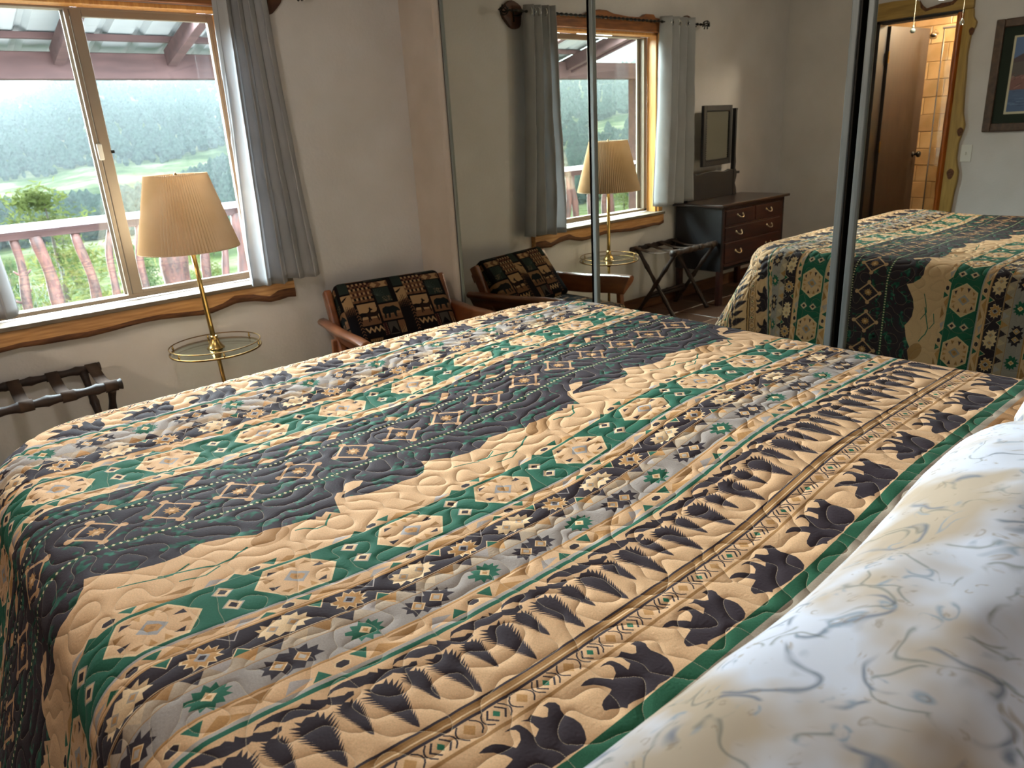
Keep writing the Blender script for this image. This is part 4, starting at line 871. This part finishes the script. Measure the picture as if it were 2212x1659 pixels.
for z in (.3, 1.05, 1.75): obj('hinge', MB().tube([dpt(-.006, .022, z), dpt(-.006, .022, z + .09)], .007, 8), brass_d, dd)
# bathroom shell and tiled wall
bxw = -5.02
S('wall_bathroom', MB().box(bxw - .12, bxw, -2.6, .1, 0, ZC).box(bxw, XL - .14, -2.7, -2.6, 0, ZC).box(bxw, XL - .14, 0, .1, 0, ZC), mat('tile_grout', 'a98a62', .9))
S('ceiling_bathroom', MB().box(bxw - .12, XL - .14, -2.7, .1, 2.46, 2.5), mat('bath_ceiling', 'c9a57d', .8))
S('floor_bathroom', MB().box(bxw - .12, XL - .14, -2.7, .1, -.06, 0), tile_floor)
tw = thing('wall_tiling', None, None, (bxw, -1.3, 0), kind='structure')
tms = [mat('travertine_%d' % k, c, .4, c2=c2, nscale=6, bump=.15) for k, (c, c2) in enumerate((('b99a70', 'a5875e'), ('b19470', '9c8059'), ('c2a67c', 'af9166')))]
protos = []
for k in range(3):
    protos.append(obj('tile', MB().box(0, .009, -.150, .150, -.0715, .0715), tms[k], tw, local=True, bevel=.003, seg=1)); protos[-1].location = (0, 1.1, .08 + .147 * k)
for j in range(16):
    for i in range(7):
        if i == 0 and j < 3: continue
        o = protos[random.randrange(3)].copy(); COL.objects.link(o); o.location = (random.uniform(-.001, .001), 1.1 - i * .304 - (.152 if j % 2 else 0), .08 + j * .147)
sd = thing('shower_screen', 'clear shower glass panel with chrome edge, glimpsed through the bathroom doorway', 'shower screen', (-4.70, -1.12, 0))
obj('glass_panel', MB().box(-4.705, -4.698, -2.2, -1.02, .08, 2.0), glass_mat('shower_glass', (.93, .92, .88), .05), sd)
obj('edge_profile', MB().box(-4.708, -4.694, -1.03, -1.020, .08, 2.02).box(-4.712, -4.69, -2.2, -1.012, 2.0, 2.02), chrome, sd, bevel=.002)
shh = thing('wall_shower', 'small chrome shower head near the top of the tiled wall', 'shower head', (-5.0, -.86, 2.0))
obj('arm', MB().tube([(-5.012, -.86, 2.0), (-4.95, -.86, 2.02), (-4.90, -.87, 2.0)], .009, 10), chrome, shh, smooth='all')
obj('rose', MB().lathe((-4.905, -.87, 2.003), [(.012, 0), (.02, .015), (.033, .04), (.033, .047), (.004, .05)], 18, (.6, 0, -.8)), chrome, shh, smooth='all')
bl = thing('bathroom_ceiling_light', 'warm glass bathroom ceiling light inside the doorway', 'ceiling light', (-4.9, -1.6, 2.3))
em, en, eb = nodes('warm_lamp_glass'); eb.inputs['Emission Color'].default_value = (1, .72, .42, 1); eb.inputs['Emission Strength'].default_value = 3; eb.inputs['Base Color'].default_value = (.9, .8, .6, 1)
obj('lamp_glass', MB().lathe((-4.9, -1.6, 2.30), [(.04, 0), (.09, .03), (.11, .08), (.11, .12)], 20), em, bl, smooth='all'); obj('canopy', MB().lathe((-4.9, -1.6, 2.42), [(.12, 0), (.12, .03), (.06, .04)], 20), brass_d, bl, smooth='all')

# ================================================================== picture and switch on the door wall
pa = Canvas(300, 300, .002, 0, 0, '55709c', wrap=False)
pa.poly([(0, .42), (.08, .47), (.16, .43), (.25, .48), (.36, .44), (.48, .50), (.6, .45), (.6, 0), (0, 0)], '4e3f46'); pa.poly([(0, .40), (.1, .41), (.22, .36), (.35, .40), (.5, .35), (.6, .38), (.6, 0), (0, 0)], '57504e')
pa.poly([(0, .28), (.12, .31), (.3, .27), (.45, .31), (.6, .28), (.6, 0), (0, 0)], '7c5450')
for k in range(60): x_, y_ = random.uniform(0, .6), random.uniform(.20, .30); pa.line([(x_, y_), (x_ + .03, y_ + .02)], .006, random.choice(['8d6660', '5e4340', '9a766c']))
pa.poly([(0, .19), (.6, .2), (.6, 0), (0, 0)], '4a6186')
for k in range(90): x_, y_ = random.uniform(0, .6), random.uniform(.0, .19); pa.line([(x_, y_), (x_ + .05, y_ + .002)], .003, random.choice(['5a7398', '3c4f72', '6c86a8']))
pimg = pa.image('lake_landscape')
ppm, pn_, pb_ = nodes('lake_print'); N = pn_.nodes; uvn = N.new('ShaderNodeUVMap'); uvn.uv_map = 'print'; it = N.new('ShaderNodeTexImage'); it.image = pimg; pn_.links.new(uvn.outputs[0], it.inputs[0]); pn_.links.new(it.outputs[0], pb_.inputs['Base Color']); pb_.inputs['Roughness'].default_value = .5
pc = thing('framed_picture', 'framed lake and red cliff landscape with green mat, on the door wall', 'picture', (XL, -2.06, 1.57))
py0, py1, pz0, pz1 = -2.49, -1.633, 1.193, 1.955
def yzframe(y0, y1, z0, z1, w, x0, x1): return MB().box(x0, x1, y0, y0 + w, z0, z1).box(x0, x1, y1 - w, y1, z0, z1).box(x0, x1, y0 + w, y1 - w, z0, z0 + w).box(x0, x1, y0 + w, y1 - w, z1 - w, z1)
obj('frame', yzframe(py0, py1, pz0, pz1, .056, XL, XL + .032), mat('walnut_frame', '5b4334', .5, c2='46342a', nscale=30), pc, bevel=.008, seg=3)
obj('mat_board', MB().box(XL + .003, XL + .012, py0 + .05, py1 - .05, pz0 + .05, pz1 - .05), mat('dark_green_mat', '202a20', .9), pc)
obj('inner_mat', MB().box(XL + .012, XL + .0135, py0 + .125, py1 - .125, pz0 + .118, pz1 - .118), mat('cream_mat', 'c9c1a8', .9), pc)
mb = MB().add([(XL + .0145, py1 - .139, pz0 + .134), (XL + .0145, py0 + .139, pz0 + .134), (XL + .0145, py0 + .139, pz1 - .13), (XL + .0145, py1 - .139, pz1 - .13)], [(0, 1, 2, 3)])
pt = obj('print', mb, ppm, pc); l = pt.data.uv_layers.new(name='print')
for lp in pt.data.loops: co = pt.data.vertices[lp.vertex_index].co; l.data[lp.index].uv = ((.31 - co.y) / .62, (co.z + .26) / .52)
sw = thing('light_switch', 'white plastic light switch plate beside the pine door casing', 'light switch', (XL, -1.542, 1.04))
obj('plate', MB().box(XL, XL + .006, -1.582, -1.502, .977, 1.104), white_pl, sw, bevel=.003)
obj('toggle', MB().box(XL + .006, XL + .016, -1.546, -1.538, 1.03, 1.05), white_pl, sw, bevel=.002)

# ================================================================== ceiling fan with pull chains (only the chains reach the frame)
fan = thing('ceiling_fan', 'ceiling fan with glass lamp over the bed, out of view but for its pull chains', 'ceiling fan', (-2.15, -1.95, ZC))
obj('canopy', MB().lathe((-2.15, -1.95, ZC - .05), [(.03, 0), (.065, .02), (.07, .05)], 24), brass_d, fan, smooth='all')
obj('motor', MB().lathe((-2.15, -1.95, 2.24), [(.05, 0), (.11, .02), (.12, .06), (.11, .12), (.04, .15), (.015, .16), (.015, .22)], 28), brass_d, fan, smooth='all')
for k in range(5):
    a = k * 2 * PI / 5 + .3; d = Vector((math.cos(a), math.sin(a), 0)); c0 = Vector((-2.15, -1.95, 2.30))
    obj('blade', MB().bar(c0 + d * .16, c0 + d * .62, .13, .008, (.1 * d.y, -.1 * d.x, 1)), walnut, fan, bevel=.004)
for k in range(3):
    a = k * 2 * PI / 3 + 1.0; d = Vector((math.cos(a), math.sin(a), 0))
    obj('lamp_glass', MB().lathe(Vector((-2.15, -1.95, 2.22)) + d * .09, [(.02, 0), (.035, .02), (.05, .07), (.052, .09)], 16, d * .8 + Vector((0, 0, -.6))), mat('opal_glass', 'e9e2d2', .3), fan, smooth='all')
for (x, y, z, kind) in ((-2.19, -1.79, 1.80, 0), (-2.10, -2.07, 1.80, 1)):
    mb = MB()
    for q in np.arange(z + .02, 2.23, .0052): mb.sphere((x, y, q), .0019, 6, 4)
    obj('pull_chain', mb, mat('pale_chain', 'd9d2b8', .3, 1), fan, smooth='all')
    if kind == 0: obj('pull', MB().sphere((x, y, z), .014, 14, 10).lathe((x, y, z + .012), [(.006, 0), (.005, .012), (.002, .016)], 10), mat('pull_bead', '9aa096', .25, coat=.5), fan, smooth='all')
    else: obj('pull', MB().lathe((x, y, z - .012), [(.002, 0), (.011, .008), (.012, .014), (.006, .026), (.002, .034)], 14), mat('crystal_pull', 'e8e6da', .08, trans=.8), fan, smooth='all')

# ================================================================== porch
PY = 2.2
porch = thing('porch_roof', 'white corrugated metal porch roof on red-brown timber rafters', 'porch roof', (-1.5, 2.2, 2.05))
rz = lambda y: 2.06 + .24 * (2.2 - y)
prf = []
x = -3.5
while x < 2.2:
    prf += [(x, 0), (x + .15, 0), (x + .175, .035), (x + .205, .035)]; x += .23
obj('metal_sheet', MB().grid(len(prf), 2, lambda i, j: (prf[i][0], (2.45, .165)[j], rz((2.45, .165)[j]) + .045 + prf[i][1])), metal_roof, porch, fixn=False)
for y in (2.02, 1.55, 1.05, .55): obj('purlin', MB().box(-3.5, 2.2, y - .03, y + .03, rz(y) + .004, rz(y) + .042), porch_wood, porch, bevel=.003)
for x in (-3.44, -2.63, -1.95, -1.27, -.56, .12, .85, 1.6): obj('rafter', MB().bar((x, 2.135, rz(2.135) - .055), (x, .17, rz(.17) - .055), .065, .11, (0, 0, 1)), porch_wood, porch, bevel=.004)
obj('fascia_board', MB().bar((-3.5, 2.46, rz(2.46) - .05), (-3.5, .17, rz(.17) - .05), .03, .16, (0, 0, 1)), porch_wood, porch, bevel=.003)
obj('beam', MB().box(-4.65, 2.2, PY - .06, PY + .06, 1.885, 2.05), porch_wood, porch, bevel=.006)
obj('post', MB().box(-4.66, -4.54, PY - .06, PY + .06, 0, 2.05), porch_wood, porch, bevel=.006)
obj('post', MB().box(1.95, 2.07, PY - .06, PY + .06, 0, 1.885), porch_wood, porch, bevel=.006)
deck = S('porch_deck', MB().box(-4.8, 2.3, .16, 2.35, -.14, -.02), mat('weathered_deck', '8b7f76', .9, c2='6f655e', nscale=4, stretch=(1, 9, 1)))
rl = thing('porch_railing', 'porch railing of peeled red logs under a pale flat top rail', 'railing', (-1.5, PY, 0))
obj('top_rail', MB().box(-4.54, 1.95, PY - .075, PY + .075, .955, .995), mat('pale_rail_top', 'b9aeb0', .8, c2='a0929a', nscale=5, stretch=(1, 8, 1)), rl, bevel=.004)
obj('under_rail', MB().box(-4.54, 1.95, PY - .03, PY + .03, .90, .954), porch_wood, rl, bevel=.004)
obj('bottom_rail', MB().box(-4.54, 1.95, PY - .035, PY + .035, .10, .17), porch_wood, rl, bevel=.004)
def log(x0, x1, r, seed, branches=False, bow=.03):
    rr = random.Random(seed); pts, rad = [], []
    for k in range(13):
        s = k / 12; z = .16 + .75 * s; x = x0 + (x1 - x0) * s + bow * math.sin(PI * s) + .008 * math.sin(s * 9 + seed); pts.append((x, PY + .01 * math.sin(s * 7 + seed * 2), z)); rad.append(r * (1.15 - .3 * s + .07 * math.sin(s * 13 + seed)))
    mb = MB().tube(pts, rad, 12)
    if branches:
        for k, s, sg, Lh in ((5, 0, -1, .13), (8, 0, -1, .05), (8, 0, 1, .05), (6, 0, 1, .04), (2, 0, -1, .05)):
            p = Vector(pts[k]); mb.tube([p, p + Vector((sg * Lh * .5, 0, Lh * .25)), p + Vector((sg * Lh, 0, Lh * .7))], [.012, .009, .006], 7)
    obj('baluster', mb, log_wood, rl, smooth='all')
# positions where the balusters stand along the rail
for k, (xb, xt, r, b, bow) in enumerate(((-1.815, -1.765, .030, 1, .012), (-1.578, -1.638, .042, 0, .0), (-1.36, -1.40, .033, 0, .012), (-1.235, -1.175, .026, 0, -.03), (-1.05, -1.0, .027, 0, .0), (-.80, -.78, .098, 0, .0), (-.585, -.545, .034, 0, .0), (-.455, -.385, .026, 0, .01), (-.26, -.25, .058, 0, 0), (.0, .03, .035, 0, .02), (.22, .2, .03, 0, -.02), (.5, .46, .035, 0, .0), (.75, .8, .03, 0, .02))): log(xb, xt, r, k + 1, bool(b), bow)
x = -2.02; k = 30
while x > -4.4:
    log(x, x + random.uniform(-.12, .12), random.uniform(.026, .045), k, False, random.uniform(-.03, .03)); x -= random.uniform(.17, .24); k += 1

# ================================================================== landscape
def gz(x, y):
    a = math.atan2(x, max(y, 1)); r = math.hypot(x, y)
    z = -1.6 - 9.5 * float(sm(3, 55, r)) - 3 * float(sm(55, 160, r))
    ridge = .052 + .034 * float(sm(.14, .24, a)) + .006 * math.sin(a * 17) + .012 * float(sm(-.5, -.9, a)) + .003 * math.sin(a * 41)
    h = float(sm(160, 950, r)); z += h * (13 + ridge * 950)
    z += 1.2 * mnoise.noise((x * .02, y * .02, 0)) * float(sm(10, 60, r)) + 9 * mnoise.noise((x * .006, y * .006, 5)) * float(sm(220, 500, r)) + 18 * mnoise.noise((x * .0022, y * .0022, 9)) * float(sm(300, 900, r)) * .5
    return z
azs = np.linspace(-1.25, .85, 150); rsx = np.concatenate([np.linspace(2.7, 40, 26), np.geomspace(42, 1400, 66)])
gmm = MB().grid(len(azs), len(rsx), lambda i, j: (math.sin(azs[i]) * rsx[j], math.cos(azs[i]) * rsx[j], gz(math.sin(azs[i]) * rsx[j], math.cos(azs[i]) * rsx[j])))
gm_mat, gn, gb = nodes('meadow_and_forest_floor'); N = gn.nodes; L = gn.links
t = N.new('ShaderNodeTexCoord'); a1 = N.new('ShaderNodeTexNoise'); a1.inputs['Scale'].default_value = .035; a1.inputs['Detail'].default_value = 12; a1.inputs['Roughness'].default_value = .7; L.new(t.outputs['Object'], a1.inputs['Vector'])
r = N.new('ShaderNodeValToRGB'); e = r.color_ramp.elements; e[0].position = .40; e[0].color = L4('3d4a2c'); e[1].position = .60; e[1].color = L4('8e8a74'); q = e.new(.47); q.color = L4('535f3c'); q = e.new(.53); q.color = L4('6c7254'); L.new(a1.outputs['Fac'], r.inputs[0]); L.new(r.outputs[0], gb.inputs['Base Color']); gb.inputs['Roughness'].default_value = 1; gb.inputs['Specular IOR Level'].default_value = 0
o = S('ground_meadow', gmm, gm_mat, smooth='all', fixn=False)
def leafmat(name, c, c2):
    m, n, b = nodes(name); N = n.nodes; L = n.links
    t = N.new('ShaderNodeNewGeometry'); z = N.new('ShaderNodeTexNoise'); z.inputs['Scale'].default_value = .8; z.inputs['Detail'].default_value = 3; L.new(t.outputs['Position'], z.inputs['Vector'])
    r = N.new('ShaderNodeValToRGB'); r.color_ramp.elements[0].position = .38; r.color_ramp.elements[1].position = .62; r.color_ramp.elements[0].color = L4(c); r.color_ramp.elements[1].color = L4(c2); L.new(z.outputs['Fac'], r.inputs[0])
    d = N.new('ShaderNodeBsdfDiffuse'); tr = N.new('ShaderNodeBsdfTranslucent'); L.new(r.outputs[0], d.inputs[0]); L.new(r.outputs[0], tr.inputs[0]); mx = N.new('ShaderNodeMixShader'); mx.inputs[0].default_value = .4; L.new(d.outputs[0], mx.inputs[1]); L.new(tr.outputs[0], mx.inputs[2]); L.new(mx.outputs[0], N['Material Output'].inputs[0]); N.remove(b); return m
LM = {'pine': leafmat('pine_needles', '6d7644', '5b653c'), 'juniper': leafmat('juniper_leaves', '3d5236', '4f653c'), 'bush': leafmat('bright_scrub_leaves', '737f3e', '586a3a'), 'grey': leafmat('grey_dead_twigs', '6c7476', '858b89'), 'far': leafmat('distant_pine_needles', '3c4d46', '52645a')}
trunk_m = mat('grey_brown_bark', '7d726a', .9, c2='5d544e', nscale=6, bump=.5, bdist=.02)
def crown(kind, seed):
    rr = random.Random(seed); vs, fs = [], []
    def leaf(c, s):
        d1 = Vector((rr.gauss(0, 1), rr.gauss(0, 1), rr.gauss(0, .7))).normalized() * s; d2 = Vector((rr.gauss(0, 1), rr.gauss(0, 1), rr.gauss(0, 1))).normalized() * s * .6; k = len(vs)
        vs.extend([tuple(c - d1), tuple(c + d2), tuple(c + d1)]); fs.append((k, k + 1, k + 2))
    if kind == 'pine':        # unit height crown, cloudy whorls
        for w in range(26):
            h = rr.uniform(.18, .98); R = .30 * (1 - h) ** .7 + .05; a = rr.uniform(0, 2 * PI); c = Vector((R * math.cos(a) * rr.uniform(.3, 1), R * math.sin(a) * rr.uniform(.3, 1), h)); s = .05 + .07 * (1 - h)
            for q in range(95): leaf(c + Vector((rr.gauss(0, s), rr.gauss(0, s), rr.gauss(0, s * .5))), .025)
    elif kind == 'juniper':
        for w in range(22):
            a = rr.uniform(0, 2 * PI); h = rr.uniform(.15, .85); R = .42 * math.sin(PI * min(.95, h * .8 + .18)); c = Vector((R * math.cos(a) * rr.random() ** .5, R * math.sin(a) * rr.random() ** .5, h)); s = .09
            for q in range(90): leaf(c + Vector((rr.gauss(0, s), rr.gauss(0, s), rr.gauss(0, s * .8))), .034)
    elif kind == 'bush':
        for w in range(20):
            a = rr.uniform(0, 2 * PI); R = .6 * rr.random() ** .5; c = Vector((R * math.cos(a), R * math.sin(a), .15 + .5 * (1 - R) * rr.uniform(.4, 1)))
            for q in range(70): leaf(c + Vector((rr.gauss(0, .12), rr.gauss(0, .12), rr.gauss(0, .10))), .042)
    else:
        for w in range(46):
            a = rr.uniform(0, 2 * PI); p = Vector((0, 0, rr.uniform(.1, .7))); d = Vector((math.cos(a), math.sin(a), rr.uniform(.3, 1.2))).normalized()
            for q in range(22):
                p2 = p + d * .022; sd_ = d.cross(Vector((0, 0, 1))).normalized() * .004; k = len(vs); vs.extend([tuple(p - sd_), tuple(p + sd_), tuple(p2)]); fs.append((k, k + 1, k + 2)); p = p2; d = (d + Vector((rr.gauss(0, .2), rr.gauss(0, .2), rr.gauss(0, .15)))).normalized()
    mb = MB(); mb.v = vs; mb.f = fs; return mb
def make_tree(kind, seed, nm, hgt):
    t = thing(nm, None, None, (0, 0, 0))
    obj('foliage' if kind != 'grey' else 'twigs', crown(kind, seed), LM[kind], t, local=True, fixn=False)
    if kind in ('pine', 'grey'): obj('trunk', MB().tube([(0, 0, -.05), (.008, 0, .3), (0, .006, .6), (.004, 0, .93)], [.022, .016, .011, .003], 7), trunk_m, t, local=True, smooth='all')
    else: obj('stem', MB().tube([(0, 0, -.05), (.02, 0, .2), (.05, .02, .45)], [.03, .022, .008], 6).tube([(0, 0, -.02), (-.04, .03, .25), (-.1, .03, .42)], [.022, .016, .006], 6), trunk_m, t, local=True, smooth='all')
    return t
kinds = {'pine': ('pine_tree', 2), 'juniper': ('juniper_tree', 2), 'bush': ('leafy_shrub', 2), 'grey': ('bare_shrub', 2)}
PR = {k: [make_tree(k, 10 * i + len(k), n[0], 1) for i in range(n[1])] for k, n in kinds.items()}
usedp = set()
LAB = {'pine': ('pine tree standing on the slope below the porch', 'pine tree', 'pines on the slope below the porch'),
       'juniper': ('rounded green juniper on the slope below the porch', 'juniper', 'junipers on the slope below the porch'),
       'bush': ('bright green leafy shrub growing below the porch railing', 'shrub', 'green shrubs below the porch railing'),
       'grey': ('grey leafless shrub among the green brush below the porch', 'shrub', 'bare grey shrubs below the porch')}
PL = []
def plant(kind, x, y, h, label=None, dz=0):
    w = h * {'pine': .36, 'juniper': .5, 'bush': .60, 'grey': .35}[kind]
    if any(math.hypot(x - a, y - b) < 1.0 * (w + c) for a, b, c in PL): return
    PL.append((x, y, w))
    p = random.choice(PR[kind])
    if id(p) in usedp or p.name in usedp: o = copy_tree(p)
    else: o = p; usedp.add(p.name)
    o.location = (x, y, gz(x, y) + dz); o.scale = (h * random.uniform(.9, 1.15),) * 2 + (h,); o.rotation_euler.z = random.uniform(0, 6.28)
    l = LAB[kind]; tag(o, label or l[0], l[1], None if label else l[2])
    if label and 'group' in o: del o['group']
    return o
plant('pine', 2.0, 24, 5.6, 'large yellow-green pine rising left of the lamp, just above the porch rail')
plant('juniper', 1.0, 34, 4.6, 'dark rounded juniper directly behind the lamp shade')
def wedge(n, kind, r0, r1, h0, h1, az):
    for _ in range(n):
        a = random.uniform(*az[0]) if random.random() < az[2] else random.uniform(*az[1]); r = random.uniform(r0 ** .5, r1 ** .5) ** 2
        plant(kind, math.sin(a) * r - (1.2 if a > -.4 else 2), math.cos(a) * r, random.uniform(h0, h1))
AZ = ((-.12, .62), (-1.05, -.62), .66)
wedge(24, 'grey', 7, 22, 1.2, 2.2, AZ); wedge(520, 'bush', 5.5, 26, .7, 1.5, AZ); wedge(34, 'juniper', 13, 60, 1.6, 3.0, AZ); wedge(38, 'bush', 20, 60, 1.2, 2.4, AZ); wedge(20, 'pine', 38, 140, 5, 8, AZ); wedge(45, 'juniper', 50, 150, 2.5, 4.5, AZ)
for k_ in PR:
    for p_ in PR[k_]:
        if p_.name not in usedp:
            for q_ in [x for x in bpy.data.objects if x.parent == p_] + [p_]: bpy.data.objects.remove(q_)
def forest(name, n, r0, r1, s0, s1, seed):
    rr = random.Random(seed); V, F = [], []
    for _ in range(n):
        a = rr.uniform(-.15, .68) if rr.random() < .66 else rr.uniform(-1.12, -.58); r = math.exp(rr.uniform(math.log(r0), math.log(r1))); x, y = math.sin(a) * r, math.cos(a) * r
        if mnoise.noise((x * .012, y * .012, 3)) < -.12 and r < 430: continue
        z = gz(x, y); h = rr.uniform(s0, s1) * (1 if r > 350 else .7); w = h * rr.uniform(.26, .42); k = len(V); m = 6; ro = rr.uniform(0, 1)
        for q, (zz, ww) in enumerate(((.05, .55), (.35, 1), (.68, .62))):
            for j in range(m): b = ro + 2 * PI * j / m + q * .5; jr = rr.uniform(.75, 1.2); V.append((x + w * ww * jr * math.cos(b), y + w * ww * jr * math.sin(b), z + h * zz))
        V.append((x, y, z + h * .92))
        for q in range(2):
            for j in range(m): j2 = (j + 1) % m; F.append((k + q * m + j, k + q * m + j2, k + (q + 1) * m + j2)); F.append((k + q * m + j, k + (q + 1) * m + j2, k + (q + 1) * m + j))
        for j in range(m): F.append((k + 2 * m + j, k + 2 * m + (j + 1) % m, k + 3 * m))
    mb = MB(); mb.v = V; mb.f = F; o = obj(name, mb, LM['far'], fixn=False); o['kind'] = 'stuff'; o['label'] = 'distant pine forest covering the valley and mountainside'; o['category'] = 'forest'; return o
forest('forest', 15000, 162, 1150, 4, 9, 4)

# ================================================================== valley haze
hz_m = bpy.data.materials.new('thin_valley_haze'); hz_m.use_nodes = True; n = hz_m.node_tree; n.nodes.clear()
vo = n.nodes.new('ShaderNodeOutputMaterial'); vs_ = n.nodes.new('ShaderNodeVolumeScatter'); vs_.inputs['Color'].default_value = (.80, .93, 1, 1); vs_.inputs['Density'].default_value = .00034; vs_.inputs['Anisotropy'].default_value = .2; n.links.new(vs_.outputs[0], vo.inputs['Volume'])
hz = obj('haze', MB().box(-1500, 1100, 60, 1500, -60, 320), hz_m); hz['kind'] = 'stuff'; hz['label'] = 'pale blue haze lying over the distant valley'; hz['category'] = 'haze'
